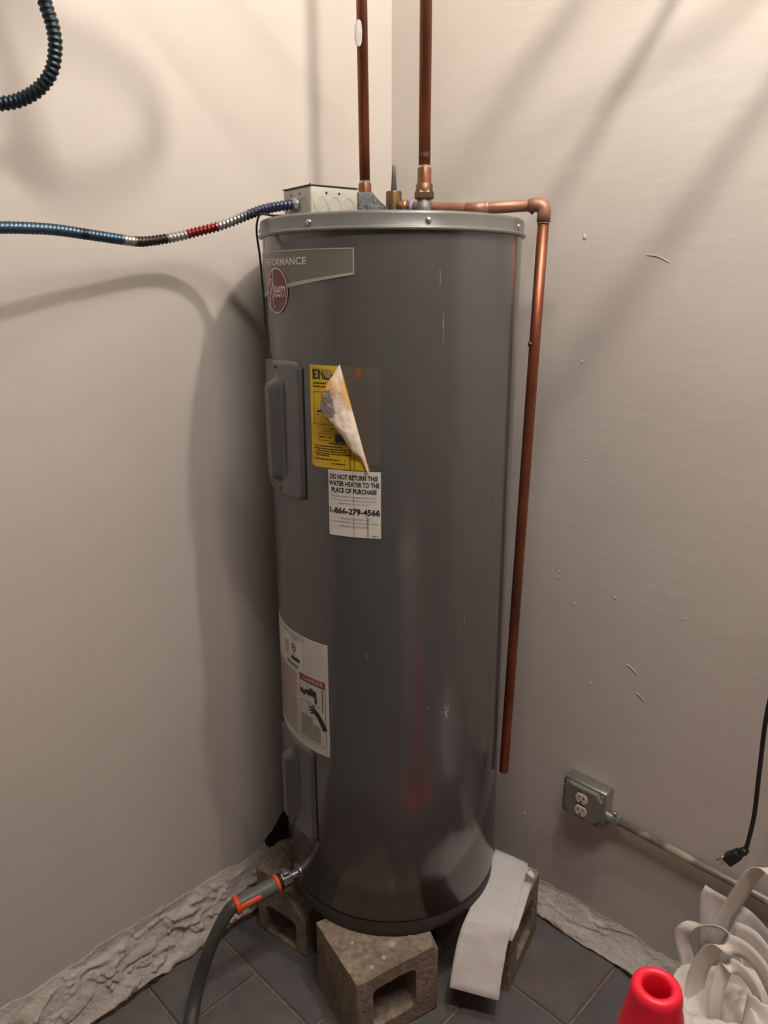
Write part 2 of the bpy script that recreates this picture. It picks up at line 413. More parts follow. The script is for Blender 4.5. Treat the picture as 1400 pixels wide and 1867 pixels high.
fx = empty('fill_strip', Matrix.Translation((.42, -1.25, CEIL)) @ Matrix.Rotation(-.35, 4, 'Z'), label='added unseen strip light with one glowing tube, softening the falloff on the walls', cat='lamp')  # strip light added out of view to even out brightness down the walls
mk('housing', *g_bevel_box(-.62, .62, -.06, .06, -.05, 0, .006), M['porcelain'], fx)
for sx in (-1, 1): mk('tube_socket', *g_bevel_box(sx*.605-.012, sx*.605+.012, -.018, .018, -.11, -.05, .004), M['porcelain'], fx)
gt = bpy.data.materials.new('fill_tube_glow'); gt.use_nodes = True; gq = gt.node_tree.nodes['Principled BSDF']
gq.inputs['Emission Color'].default_value = (*FILL_COL, 1); gq.inputs['Emission Strength'].default_value = FILL_STRENGTH
mk('tube', *g_tube([(-.593, 0, -.085), (.593, 0, -.085)], .019, 10), gt, fx)

# ================================================================== water heater
HT = empty('water_heater', Matrix.Identity(4), label='tall grey electric water heater tank standing on concrete blocks in the corner', cat='water heater')
ZB, ZS, ZT = .1905, 1.696, 1.7245
mk('jacket', *g_lathe([(R-.006, .232), (R, .236), (R, .6), (R, 1.0), (R, 1.4), (R, ZS-.002)], 160), M['tank'], HT)
mk('base_pan', *g_lathe([(.05, ZB), (R-.004, ZB), (R-.002, ZB+.003), (R-.002, .2285), (R-.007, .2325)], 128, True), M['base'], HT)
prof = [(R-.004, ZS-.003), (R+.0058, ZS-.0035), (R+.0072, ZS-.0012), (R+.0068, ZS+.0012), (R+.0046, ZS+.003), (R+.0034, ZS+.0045), (R+.0034, ZT-.006), (R+.002, ZT-.0018), (R-.002, ZT), (R-.012, ZT), (R-.016, ZT-.004), (.1, ZT-.004), (.001, ZT-.004)]
cap = mk('top_cap', *g_lathe(prof, 160), M['cap'], HT, flat_angle=.9)
# lapped seam running down the far right flank
mk('jacket_seam', *g_patch(101, 104, .24, 1.69, .0016), M['tank'], HT)
def screw(ph, z, off, parent, r=.0042, m='steel'):
    p = cyl(ph, z, off); d = Vector((p.x, p.y, 0))
    o = mk('screw', *xf(g_lathe([(r*1.25, 0), (r*1.25, .0008), (r, .001), (r*.85, .0026), (r*.4, .0034), (.0003, .0036)], 14), align(p, d)), M[m], parent)
    return o
for ph in (-82, -33.4, 13.6, 64): screw(ph, 1.7075, .0034, cap, .0045)

# access panels: raised plate with a long pressed handle
def panel(zlo, zhi, screws, ph0=-58.0, half=18.0):
    n, m = 30, 60; V, Fc = [], []; hw = math.radians(half)*R; hh = (zhi-zlo)/2; rc = .018
    bz0, bz1 = zlo+.028, zhi-.034
    for i in range(n+1):
        for k in range(m+1):
            sx = -1+2*i/n; sy = -1+2*k/m
            # round the corners of the grid
            x, y = sx*hw, sy*hh
            ax, ay = abs(x)-(hw-rc), abs(y)-(hh-rc)
            if ax > 0 and ay > 0:
                d = math.hypot(ax, ay); s = max(ax, ay)
                if d > 0: ax, ay = ax*s/d, ay*s/d
                x = math.copysign(hw-rc+ax, x); y = math.copysign(hh-rc+ay, y)
            e = max(abs(sx), abs(sy)); lift = .0065
            if e > .999: lift = .0005
            z = zlo+hh+y
            # handle
            cx = (x+.000)/.019; t = (z-bz0)/(bz1-bz0)
            if -.2 < t < 1.2:
                zz = max(0, abs(t-.5)*2-.80)/.2
                rr = math.hypot(max(0, abs(cx)-.25)/.75, zz)
                lift += .021*(1/(1+math.exp((rr-.75)*9)))
            V.append(cyl(ph0+math.degrees(x/R), z, lift))
    for i in range(n):
        for k in range(m):
            a = i*(m+1)+k; Fc.append((a, a+m+1, a+m+2, a+1))
    p = mk('access_panel', V, Fc, M['tank'], HT)
    # dark strips painted for the shade along both sides of the plate
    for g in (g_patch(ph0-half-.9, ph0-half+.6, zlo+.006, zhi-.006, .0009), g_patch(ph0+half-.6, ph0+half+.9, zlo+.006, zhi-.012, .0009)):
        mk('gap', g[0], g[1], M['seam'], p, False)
    for z in screws: screw(ph0, z, .0068, p, .0034, 'lever')
    return p
panel(1.196, 1.466, (1.453, 1.208))
panel(.395, .634, (.408,))

# name band with the maker's disc
def band_z(ph): return 1.6215-(.0205)*((-14.6-ph)/31.4)
ph = [-84+i*(69.4/30) for i in range(31)]
bd = mk('name_band', *g_cylpoly([(p, band_z(p), 1.664) for p in ph], None, 2, .0005), M['band'], HT, False)
def trimline(a, b, off=.0009): return g_cylpoly([(p, a(p), b(p)) for p in ph], None, 1, off)
e = join([trimline(lambda p: 1.6625, lambda p: 1.6645), trimline(lambda p: band_z(p)-.0012, lambda p: band_z(p)+(.0028+.0032*min(1, (-14.6-p)/31))),
          g_patch(-15.0, -14.55, 1.6215, 1.664, .0009)])
mk('band_edge', e[0], e[1], M['band_edge'], bd, False)
t = wrap(text_fit('PERFORMANCE', -math.radians(34)*R, 0, 0, .0132, .03, 1.06), -35.8, 1.6385, .0011)
mk('lettering', t[0], t[1], M['print_grey'], bd, False)
dc = -56.2; dzc = 1.5935; dr = .0415
def ellipse(r0, n=48): return [(r0*math.cos(2*PI*k/n), r0*math.sin(2*PI*k/n)) for k in range(n)]
def disc2(r0, n=48):
    V = [(0, 0)]; Fc = []; rings = 5
    for q in range(1, rings+1): V += ellipse(r0*q/rings, n)
    for k in range(n): Fc.append((0, 1+k, 1+(k+1) % n))
    for q in range(rings-1):
        for k in range(n):
            k2 = (k+1) % n; Fc.append((1+q*n+k, 1+q*n+k2, 1+(q+1)*n+k2, 1+(q+1)*n+k))
    return V, Fc
def ring2(r0, r1, n=48):
    return ellipse(r0, n)+ellipse(r1, n), [(k, (k+1) % n, n+(k+1) % n, n+k) for k in range(n)]
dd = mk('maker_disc', *wrap(disc2(dr), dc, dzc, .0013), M['maroon'], HT, False)
mk('disc_rim', *wrap(ring2(dr-.0022, dr), dc, dzc, .0017), M['print_pink'], dd, False)
def stroke2(pts, wd):
    P = catmull([(x, y, 0) for x, y in pts], 6); V, Fc = [], []
    for i, p in enumerate(P):
        tt = (P[min(i+1, len(P)-1)]-P[max(0, i-1)]).normalized(); nn = Vector((-tt.y, tt.x, 0))
        V += [(p.x+nn.x*wd/2, p.y+nn.y*wd/2), (p.x-nn.x*wd/2, p.y-nn.y*wd/2)]
    for i in range(len(P)-1): Fc.append((2*i, 2*i+1, 2*i+3, 2*i+2))
    return V, Fc
lt = ([text_fit('eem', -.004, .0345, -.012, .009, .012),
         stroke2([(-.0125, .0395), (-.0125, .02), (-.0125, -.012)], .0024),                       # tall stem of the h
         stroke2([(-.0125, -.002), (-.0095, .0085), (-.0068, .006), (-.0066, -.012)], .0024),
         stroke2([(-.0275, .017), (-.0275, 0), (-.028, -.022), (-.034, -.028)], .0026),                   # R stem
         stroke2([(-.033, .010), (-.030, .019), (-.022, .021), (-.0165, .014), (-.019, .004), (-.0265, .000)], .0026),
         stroke2([(-.0265, .000), (-.0195, -.008), (-.013, -.020), (-.008, -.031)], .0028)])
for q in lt: mk('letter', *wrap(q, dc, dzc, .0021), M['print_pink'], dd, False)

# yellow energy label, torn and peeling
YL, YR, YB, YT = -35.5, -9.0, 1.272, 1.463
n = 26
def fold_z(p):     # the free edge of what still sticks: straight line from (-20.7, 1.463) to (-9.2, 1.272)
    return YT if p <= -20.7 else YT-(p+20.7)/11.5*(YT-YB)
yl = mk('energy_label', *g_cylpoly([(YL+(YR-YL)*i/n, YB+(.0025 if i < 2 else 0), max(YB+.0006, fold_z(YL+(YR-YL)*i/n))) for i in range(n+1)], None, 3, .0008), M['yellow'], HT, False)
def lab(geo, off, m, par, nm, phi0=YL, z0=YB): return mk(nm, *wrap(geo, phi0, z0, off), m, par, False)
deg = math.radians(1)*R
def fat(x0, y0, w_, h_, rows):          # block letters on a 5 x 7 grid
    return j2([rect2(x0+c*w_/5, x0+(c+1.02)*w_/5, y0+h_-(r+1.02)*h_/len(rows), y0+h_-r*h_/len(rows)) for r, row in enumerate(rows) for c, ch in enumerate(row) if ch == '#'])
LET = {'E': ['#####','##...','####.','##...','#####'], 'N': ['##..#','###.#','##.##','##..#','##..#'], 'R': ['####.','##.##','####.','##.##','##.##'], 'G': ['#####','##...','##.##','##.##','#####']}
big = j2([fat(.0065+i*.0125, .166, .0112, .0175, LET[c]) for i, c in enumerate('ENE')]+[fat(.0460, .166, .0100, .010, LET['R'])])
lab(big, .0012, M['ink'], yl, 'headline')
rnd = random.Random(5)
ln = [text_fit('U.S. Government', .005, .028, .1845, .1868), dashes(.0075, .036, .157, .0028, rnd), dashes(.0075, .042, .151, .0028, rnd)]
ln += [frame2(.008, .0640, .082, .143, .0008), frame2(.0165, .052, .052, .0655, .0008), rect2(.034, .0348, .0525, .065), text_fit('Est', .026, .034, .130, .1385)]
ln += [text_fit('Fuel', .042, .0505, .0725, .0795), text_fit('The cost to you may', .027, .064, .0675, .0715), dashes(.020, .031, .0575, .0028, rnd), dashes(.040, .046, .0575, .0028, rnd), dashes(.014, .020, .099, .002, rnd), dashes(.037, .048, .092, .003, rnd), dashes(.040, .078, .0465, .0028, rnd)]
for k, (xa, y, xb) in enumerate(((.008, .0405, .066), (.008, .0355, .080), (.011, .031, .076), (.009, .0265, .086), (.011, .0225, .040), (.009, .0155, .062), (.044, .0085, .074))): ln.append(dashes(xa, xb, y, .0023, rnd))
for y in (.0358, .0268, .0158): ln.append(rect2(.0055, .0075, y, y+.002))
lab(j2(ln), .0012, M['ink_y'], yl, 'small_print')
lab(rect2(.0145, .060, .105, .1085), .0012, M['ink'], yl, 'rule')
lab(rect2(.0535, .074, .0505, .0665), .00125, M['purple'], yl, 'print_block')
# scuffed torn spot over the headline
V = [(.0405+.008*math.cos(a)*(1+.35*math.sin(3*a)), .1755+.0095*math.sin(a)*(1+.3*math.cos(2*a))) for a in [2*PI*k/18 for k in range(18)]]
lab((V, [tuple(range(18))]), .0016, mat('torn_paper', (.38, .29, .12), .8, var=.3, vscale=90), yl, 'torn_spot')
V = []; 
g = j2([rect2(.0815, .0845, .001, .042), rect2(.0905, .0925, .001, .030), rect2(.0720, .0730, .001, .020)])
lab(g, .00115, mat('amber_drip', (.30, .155, .015), .5, var=.2, vscale=60), yl, 'drip')
# the flap folded back over the label: rows along the fold, reaching to the curled free edge
rows = []     # fold point (phi, z) -> edge point (phi, z), bulge
foldp = [(-20.9, 1.4655), (-19.0, 1.432), (-16.6, 1.396), (-14.9, 1.368), (-13.2, 1.340), (-11.8, 1.315), (-10.6, 1.296), (-9.3, 1.270)]
edgep = [(-21.3, 1.4635), (-25.6, 1.428), (-28.0, 1.390), (-26.2, 1.376), (-21.0, 1.349), (-15.8, 1.311), (-12.3, 1.296), (-9.6, 1.267)]
fp = catmull([(a, b*100, 0) for a, b in foldp], 5); ep = catmull([(a, b*100, 0) for a, b in edgep], 5); n = 14
V, Fc = [], []
for i, (a, b) in enumerate(zip(fp, ep)):
    width = abs(a.x-b.x)/8.0
    for k in range(n+1):
        t = k/n; q = a.lerp(b, t)
        bul = .0025+.0155*min(1, width)*math.sin(PI*min(1, t*.62+.03))**.8*(1 if t > 0 else .2)
        bul += .0016*noise.noise(Vector((q.x*.5, q.y*.5, 3)))*min(1, t*3)
        V.append(cyl(q.x, q.y/100, bul))
m_ = n+1
for i in range(len(fp)-1):
    for k in range(n): Fc.append((i*m_+k, i*m_+k+1, (i+1)*m_+k+1, (i+1)*m_+k))
M['flap'] = mat('label_back', (.78, .65, .53), .55, var=.12, vscale=60, bump=.5, bscale=90, color2=(.66, .38, .14), c2scale=16, c2thr=(.5, .62), detail=8)
fo = mk('peeled_flap', V, Fc, M['flap'], HT)
fo['label'] = 'cream underside of the peeled yellow label'
sd = fo.modifiers.new('thickness', 'SOLIDIFY'); sd.thickness = .0006; sd.offset = 0
# torn grey patch of backing near the curled edge
idx = [i*m_+k for i in range(len(fp)) for k in range(n+1) if ((i-10.5)/5.2)**2+((k-11)/4.6)**2 < 1]
fs = [f for f in Fc if all(i in set(idx) for i in f)]
if fs:
    use = sorted({i for f in fs for i in f}); mp = {v: q for q, v in enumerate(use)}
    V2 = [V[i]+Vector((V[i].x, V[i].y, 0)).normalized()*(.0012+.0006*random.random()) for i in use]
    mk('grey_backing', V2, [tuple(mp[i] for i in f) for f in fs], mat('grey_backing', (.30, .245, .225), .6, var=.25, vscale=120, bump=.8, bscale=200), fo)
# ghost of glue where the label has come away
mk('glue_residue', *g_cylpoly([(p, (fold_z(p) if p < -9.2 else YB+.010), 1.462) for p in [-20+i*.8 for i in range(20)]], None, 2, .0003), M['residue'], HT, False)
V = [(.006*math.cos(a)*(1+.3*math.sin(4*a)), .0095*math.sin(a)) for a in [2*PI*k/16 for k in range(16)]]
mk('rust_spot', *wrap((V, [tuple(range(16))]), -13.2, 1.449, .0006), mat('rust_spot', (.22, .075, .03), .6, var=.3, vscale=70), HT, False)

# white do-not-return label
WL, WR_, WB, WT = -27.45, -4.4, 1.1405, 1.270
wd = (WR_-WL)*deg; hh = WT-WB
nl = mk('notice_label', *g_patch(WL, WR_, WB, WT, .0007), M['label'], HT, False)
def tf(s, a, b, y0, y1, bold=.034): return text_fit(s, a*wd, b*wd, y0*hh, y1*hh, bold)
for ln_ in (tf('DO NOT RETURN THIS', .035, .945, .865, .94), tf('WATER HEATER TO THE', .015, .975, .765, .84), tf('PLACE OF PURCHASE', .065, .925, .665, .74)):
    lab(ln_, .0011, M['ink'], nl, 'lettering', WL, WB)
lab(tf('1-866-279-4566', .02, .985, .345, .44, .036), .0011, M['ink'], nl, 'phone_number', WL, WB)
sm = j2([tf('IF YOU ARE EXPERIENCING A PROBLEM WITH THIS WATER', .06, .92, .595, .622, 0), tf('HEATER, NEED ASSISTANCE WITH INSTALLATION, OR FOR', .06, .92, .540, .567, 0), tf('WARRANTY SUPPORT, PLEASE CALL TOLL FREE:', .19, .78, .487, .514, 0),
         tf('TO PURCHASE REPLACEMENT PARTS & MORE', .18, .79, .262, .289, 0), tf("FOR MORE INFORMATION, CONSULT THE OWNER'S MANUAL", .04, .95, .205, .232, 0), tf('PROVIDED WITH THIS WATER HEATER', .21, .76, .145, .172, 0), dashes(.84*wd, .955*wd, .025*hh, .0022, rnd)])
lab(sm, .0011, M['ink_g'], nl, 'small_print', WL, WB)
lab(j2([rect2(.487*wd, .500*wd, .0, 1*hh), rect2(.515*wd, .519*wd, .55*hh, 1*hh), rect2(.74*wd, .775*wd, .0, .34*hh), rect2(.70*wd, .735*wd, .93*hh, 1*hh)]), .0009, mat('drip_stain', (.43, .355, .28), .5, var=.2, vscale=60), nl, 'drip', WL, WB)

# rating and danger label
RL, RR, RB, RT = -96.0, -30.2, .634, .898
rw = (RR-RL)*deg; rh = RT-RB
ra = mk('rating_label', *g_patch(RL, RR, RB, RT, .0007), M['label2'], HT, False)
def X(phi): return (phi-RL)*deg
def lb(g, off, m, nm): return mk(nm, *wrap(g, RL, RB, off), m, ra, False)
red = rect2(X(-49.2), X(-32.0), .162, .177); lb(red, .0011, M['danger'], 'danger_bar')
lb(text_fit('DANGER', X(-45.6), X(-33.2), .165, .1745, .012, 1.15), .0015, M['label2'], 'danger_word')
lb(frame2(X(-49.2), X(-32.0), .020, .162, .0009), .0011, M['ink'], 'danger_frame')
pic = [rect2(X(-49), X(-33.5), .113, .114), rect2(X(-33.9), X(-33.5), .104, .158), rect2(X(-43.2), X(-43.0), .1, .158)]
for cxp, cyp, rr in ((-47.5, .137, .006), (-45.9, .134, .006), (-42.2, .140, .0055), (-40.6, .144, .0075), (-38.6, .142, .0065), (-44.0, .140, .005)): 
    pic.append(([(X(cxp)+x, cyp+y) for x, y in ellipse(rr, 12)], [tuple(range(12))]))
pic += [rect2(X(-43.5), X(-38.4), .133, .1395), stroke2([(X(-39.0), .138), (X(-37.9), .132), (X(-37.8), .119)], .0065)]
pic += [stroke2([(X(-32.4), .062), (X(-35.5), .086), (X(-38.5), .100)], .013), stroke2([(X(-38), .099), (X(-40.5), .105), (X(-42.3), .107)], .005), stroke2([(X(-38), .097), (X(-40.5), .099), (X(-42.6), .098)], .004), stroke2([(X(-38), .096), (X(-40.2), .094), (X(-41.6), .090)], .004), stroke2([(X(-38), .101), (X(-39.2), .108), (X(-40.2), .112)], .004)]
pic += [stroke2([(X(-48.6), .105), (X(-45.5), .098), (X(-43.6), .085)], .001)]
lb(j2(pic), .0013, M['ink'], 'tap_and_hand_picture')
ln = []
for k in range(15): ln.append(dashes(X(-48.3), X(-33.6)-rnd.uniform(0, .012)-(0.02 if k < 4 else 0), .080-k*.0038, .0021, rnd))
ln += [dashes(X(-88), X(-45), .2535, .002, rnd)]
lb(j2(ln), .0013, M['ink_g'], 'small_print')
ln = []
for k in range(26): ln.append(dashes(X(-92), X(-50.5)-rnd.uniform(0, .014), .165-k*.0058, .003, rnd, wmax=.014))
lb(j2(ln), .0012, M['ink_r'], 'faded_print')
mk_ = [([(X(-53.5)+x, .226+y) for x, y in ring2(.0072, .0098, 20)[0]], ring2(.0072, .0098, 20)[1]), ([(X(-53.5)+x, .226+y) for x, y in ellipse(.0035, 10)], [tuple(range(10))]), dashes(X(-54.6), X(-52.2), .2095, .003, rnd)]
lb(j2(mk_+[rect2(X(-56.3), X(-48.6), .196, .205)]), .0013, M['ink'], 'approval_mark')
lb(rect2(X(-72), X(-46.7), .172, .258), .0009, M['label'], 'pasted_tag')
bars = []; x = X(-61.5)
while x < X(-49.6):
    ww = rnd.choice((.0008, .0012, .002)); bars.append(rect2(x, x+ww, .180, .1885)); x += ww+rnd.choice((.0007, .0011))
lb(j2(bars), .0013, M['ink_g'], 'barcode')
lb(j2([dashes(X(-63), X(-58.5), .200+k*.005, .0022, rnd) for k in range(7)]+[text_fit('PERFORM', X(-56), X(-50), .2445, .2505)]), .0013, M['ink_g'], 'tag_print')

# scuffs and scratches on the enamel
def flakes(name, ph0, z0, n_, sx, sz, size, m):
    V, Fc = [], []
    rr = random.Random(int(z0*1000))
    for _ in range(n_):
        a, b = rr.gauss(0, sx), rr.gauss(0, sz); k = rr.randint(4, 6); s = size*rr.uniform(.4, 1.4); b0 = len(V)
        for q in range(k):
            an = 2*PI*q/k+rr.random(); V.append((a+s*math.cos(an)*.7, b+s*math.sin(an)*rr.uniform(.6, 1.6)))
        Fc.append(tuple(range(b0, b0+k)))
    mk(name, *wrap((V, Fc), ph0, z0, .0005), m, HT, False)
flakes('white_scuff', 26.3, .751, 18, .0045, .0065, .0019, M['flake'])
flakes('dull_scuff', 31.6, .955, 12, .004, .013, .0012, M['scratch'])
flakes('white_scuff', 16.6, .768, 2, .001, .003, .0016, M['flake'])
for ph_, z0, z1 in ((18.6, 1.60, 1.63), (20.4, 1.50, 1.56), (20.1, 1.53, 1.545), (-11.1, .885, .90), (47, 1.19, 1.21), (34.5, .94, .965)):
    mk('scratch', *wrap(stroke2([(0, z1-z0), (.0015, (z1-z0)*.5), (.0005, 0)], .0009), ph_, z0, .0005), M['scratch'], HT, False)

# thin black lead from the box to the upper panel
wp = catmull([(-.185, -.125, 1.7275), cyl(-61, 1.7275, -.01), cyl(-70, 1.733, .004), cyl(-75, 1.722, .009), cyl(-78.5, 1.700, .010), cyl(-80, 1.66, .006), cyl(-79, 1.62, .004), cyl(-76.5, 1.58, .003), cyl(-73.5, 1.52, .003), cyl(-71, 1.478, .003), cyl(-70, 1.464, .0035)], 8)
mk('thermostat_lead', *g_tube(wp, .0021, 8), M['black'], HT)

# nipples on the deck
ZD = ZT-.004
HOT = Vector((-.057, .10, 0)); COLD = Vector((.0615, -.07, 0))
for pos, z1 in ((HOT, 1.775), (COLD, 1.762)):
    mk('nipple', *xf(g_lathe([(.0135, ZD), (.0135, z1)], 24, True, True), Matrix.Translation(pos)), M['nipple'], HT)
# temperature and pressure relief valve
tp = Vector((.004, .05, 0))
vb = mk('relief_valve', *xf(g_lathe([(.0165, ZD), (.0165, 1.786), (.0155, 1.7885), (.004, 1.789)], 28, False, True), Matrix.Translation(tp)), M['brass'], HT, flat_angle=.8)
g = g_bevel_box(-.0062, .0062, -.0028, .0028, 0, .05, .002)
g = ([Vector((v.x*(1-.45*v.z/.05), v.y, v.z)) for v in g[0]], g[1])
mk('test_lever', *xf(g, Matrix.Translation((tp.x, tp.y, 1.7885))), M['lever'], vb)
TPD = Vector((.31, -.125, 0)).normalized()      # way the outlet runs
zo = 1.7575
mk('outlet', *xf(g_lathe([(.0135, .008), (.0135, .022), (.015, .024), (.015, .030), (.0128, .031)], 24, True, True), align((tp.x, tp.y, zo), TPD)), M['brass_y'], vb)
# drain valve low on the front
fd = Vector((math.sin(math.radians(-58)), -math.cos(math.radians(-58)), 0)); fdd = (fd+Vector((0, 0, -.09))).normalized()
dv = mk('drain_valve', *xf(g_lathe([(.022, -.008), (.022, .003), (.011, .005), (.011, .030)], 24, True, True), align(fd*R+Vector((0, 0, .259)), fdd)), M['chrome'], HT, flat_angle=.8)
hexm = align(fd*R+Vector((0, 0, .259))+fdd*.022, fdd)
mk('valve_nut', *xf(g_lathe([(.0185, 0), (.0195, .002), (.0195, .024), (.017, .026)], 8, True, True), hexm), M['chrome'], dv, False)
mk('valve_stem', *xf(g_bevel_box(-.011, .011, -.006, .006, .004, .020, .002), hexm @ Matrix.Translation((0, .019, 0))), M['chrome'], dv)

# ================================================================== copper risers and discharge pipe
def riser(name, pos, z0, z1, dxy, label, bits):
    o = empty(name, Matrix.Translation(pos), label=label, cat='pipe', group='copper risers on the heater')
    mk('pipe', *g_tube([(0, 0, z0), (dxy[0]*.5, dxy[1]*.5, (z0+z1)/2), (dxy[0], dxy[1], z1)], .0111, 24), M['copper'], o)
    for nm, prof, m, seg in bits: mk(nm, *g_lathe(prof, seg, True, True), M[m], o, seg > 8, flat_angle=.7)
    return o
h = riser('copper_riser', HOT, 1.79, CEIL, (-.012, 0, 0), 'thin copper pipe with a white paint blob rising behind the junction box',
      [('adapter', [(.0122, 1.776), (.0145, 1.778), (.0145, 1.789), (.0135, 1.796), (.0135, 1.808), (.0125, 1.811)], 'copper_b', 24), ('solder_ring', [(.0117, 1.811), (.0117, 1.815)], 'solder', 24), ('hex_collar', [(.0165, 1.777), (.0165, 1.788)], 'bronze', 6)])
V, Fc = [], []
for i in range(13):
    for k in range(11):
        t = i/12; a = math.radians(-90+(-58+116*k/10)*(math.sin(PI*t)**.45+.02))+math.radians(-6)
        rr = .0113+.0022*math.sin(PI*t)*math.cos(PI*(k/10-.5))+.0007*noise.noise(Vector((i*2.1, k*2.1, 0)))
        V.append((rr*math.cos(a)-.0085, rr*math.sin(a), 2.062+.048*t))
for i in range(12):
    for k in range(10): Fc.append((i*11+k, i*11+k+1, (i+1)*11+k+1, (i+1)*11+k))
mk('white_blob', V, Fc, M['paintwhite'], h)['label'] = 'white paint blob'
c = riser('copper_riser', COLD, 1.775, CEIL, (-.004, 0, 0), 'nearer copper pipe with a bronze hexagonal union rising from the heater top',
      [('union_nut', [(.0165, 1.7605), (.0185, 1.763), (.0185, 1.772), (.0165, 1.776)], 'bronze', 6), ('union_body', [(.0160, 1.772), (.0160, 1.786), (.0135, 1.789)], 'bronze', 24), ('coupling', [(.0132, 1.787), (.0132, 1.8145), (.0128, 1.8155)], 'copper_b', 24), ('solder_ring', [(.0118, 1.8155), (.0116, 1.8195)], 'solder', 24), ('dark_band', [(.01125, 1.834), (.01125, 1.842)], 'bronze', 24)])

P0 = tp+Vector((0, 0, zo))+TPD*.031; EL = Vector((.2935, -.0615, 1.7515)); dn = Vector((-.0235, 0, -1.24)).normalized()
CM = P0+(EL-P0)*.52+Vector((0, 0, -.0055)); hd0 = (CM-P0).normalized(); hd = (EL-CM).normalized()
dp = empty('discharge_pipe', Matrix.Translation((0, 0, 0)), label='copper discharge pipe running off the heater top and down its right side', cat='pipe')
mk('horizontal_pipe', *g_tube([P0-hd0*.012, CM-hd0*.02, CM+hd*.02, EL-hd*.014], .0111, 24), M['copper_pale'], dp)
mk('coupling', *g_tube([CM-hd*.022, CM+hd*.022], .0126, 24), M['copper_pale'], dp)
mk('solder_ring', *g_tube([CM+hd*.022, CM+hd*.024], .0121, 24), M['solder'], dp)
mk('blue_tape', *g_tube([P0+hd0*.006, P0+hd0*.012], .0122, 24), M['blue'], dp)
arc = [EL-hd*.030, EL-hd*.017]
for k in range(1, 8):
    t = k/8; a = EL-hd*.016; b = EL+dn*.016; arc.append(a*(1-t)**2+EL*2*t*(1-t)+b*t*t)
arc += [EL+dn*.017, EL+dn*.032]
mk('elbow', *g_tube(arc, .0131, 24), M['copper_pale'], dp)
mk('solder_ring', *g_tube([EL+dn*.032, EL+dn*.0345], .0122, 24), M['solder'], dp)
bt = EL+dn*((EL.z-.487)/-dn.z)
mk('drop_pipe', *g_tube([EL+dn*.016, EL+dn*.3, EL+dn*.7, EL+dn*1.0, bt-dn*.002, bt], [.0111, .0111, .0111, .0111, .0111, .0105], 24), M['copper'], dp)
mk('pipe_bore', *g_tube([bt-dn*.001, bt+dn*.0004], .0092, 20), M['slot'], dp)
bp_ = EL+dn*.262
mk('solder_drip', *xf(g_lathe([(.006, 0), (.0045, .004), (.001, .006)], 10, True, True), align(bp_+Vector((-.009, -.004, 0)), (-1, -.3, -.2))), M['bronze'], dp)
mk('solder_drip', *xf(g_lathe([(.0035, 0), (.003, .004), (.001, .006)], 10, True, True), align(EL-hd*.024+Vector((0, -.002, -.011)), (0, 0, -1))), M['bronze'], dp)

# grey foam scrap by the hot nipple
def foam(name, p, dims, rot, label, par=None):
    g = g_bevel_box(-dims[0], dims[0], -dims[1], dims[1], 0, dims[2], .004)
    bm = bmesh.new(); vs_ = [bm.verts.new(v) for v in g[0]]
    for f in g[1]: bm.faces.new([vs_[i] for i in f])
    bmesh.ops.subdivide_edges(bm, edges=bm.edges, cuts=3, use_grid_fill=True)
    for v in bm.verts: v.co += Vector((noise.noise(v.co*90), noise.noise(v.co*90+Vector((5, 0, 0))), noise.noise(v.co*90+Vector((0, 5, 0)))))*.0022
    bm.verts.index_update(); g = [v.co.copy() for v in bm.verts], [tuple(x.index for x in f.verts) for f in bm.faces]; bm.free()
    M4 = Matrix.Translation(p) @ Matrix.Rotation(rot[2], 4, 'Z') @ Matrix.Rotation(rot[1], 4, 'Y')
    if par is None: return tag(mk(name, *g, M['foam'], None, True, M4), label, 'insulation')
    return mk(name, *g, M['foam'], par, True, M4)
fm = empty('foam_insulation', Matrix.Translation((-.057, .04, ZD)), label='torn grey foam insulation beside the junction box', cat='insulation')
foam('foam_block', (-.002, -.004, 0), (.016, .018, .064), (0, 0, .3), None, fm)
foam('foam_strip', (.022, -.006, .036), (.026, .009, .016), (0, .78, .2), None, fm)
foam('foam_strip', (.022, -.010, 0), (.022, .012, .040), (0, .1, .2), None, fm)

# ================================================================== junction box and its cable
K = Vector((-.149, -.134, 0)); BX = math.atan2(.59, .807)
jb = empty('junction_box', Matrix.Translation((K.x, K.y, ZD)) @ Matrix.Rotation(BX, 4, 'Z'), label='square metal junction box with knockouts on top of the heater', cat='electrical box')
S_, H_ = .104, .058
mk('box_body', *g_bevel_box(0, S_, 0, S_, 0, H_, .003), M['box'], jb)
mk('lid', *g_bevel_box(-.0015, S_+.0015, -.0015, S_+.0015, H_, H_+.0022, .001), M['lid'], jb, False)
mk('lid_screw', *xf(g_lathe([(.005, 0), (.004, .003), (.001, .004)], 12, True, True), Matrix.Translation((.007, .008, H_+.002))), M['zinc'], jb)
def knock(x, z, face):
    g = g_lathe([(.0128, 0), (.0134, .0007), (.0140, 0)], 24)
    Mx = Matrix.Translation((x, 0, z)) @ Matrix.Rotation(PI/2, 4, 'X') if face == 'front' else Matrix.Translation((0, x, z)) @ Matrix.Rotation(-PI/2, 4, 'Y')
    mk('knockout', *xf(g, Mx), M['zinc'], jb)
for x in (.020, .050, .080): knock(x, .027, 'front')
for x in (.024, .082): knock(x, .027, 'side')
for x, fc in ((.034, 'f'), (.062, 'f'), (.040, 's'), (.072, 's')):
    Mx = Matrix.Translation((x, -.0002, .047)) @ Matrix.Rotation(PI/2, 4, 'X') if fc == 'f' else Matrix.Translation((-.0002, x, .047)) @ Matrix.Rotation(-PI/2, 4, 'Y')
    mk('hole', *xf(g_lathe([(.0022, 0), (.0022, .0004)], 12, True, True), Mx), M['slot'], jb)
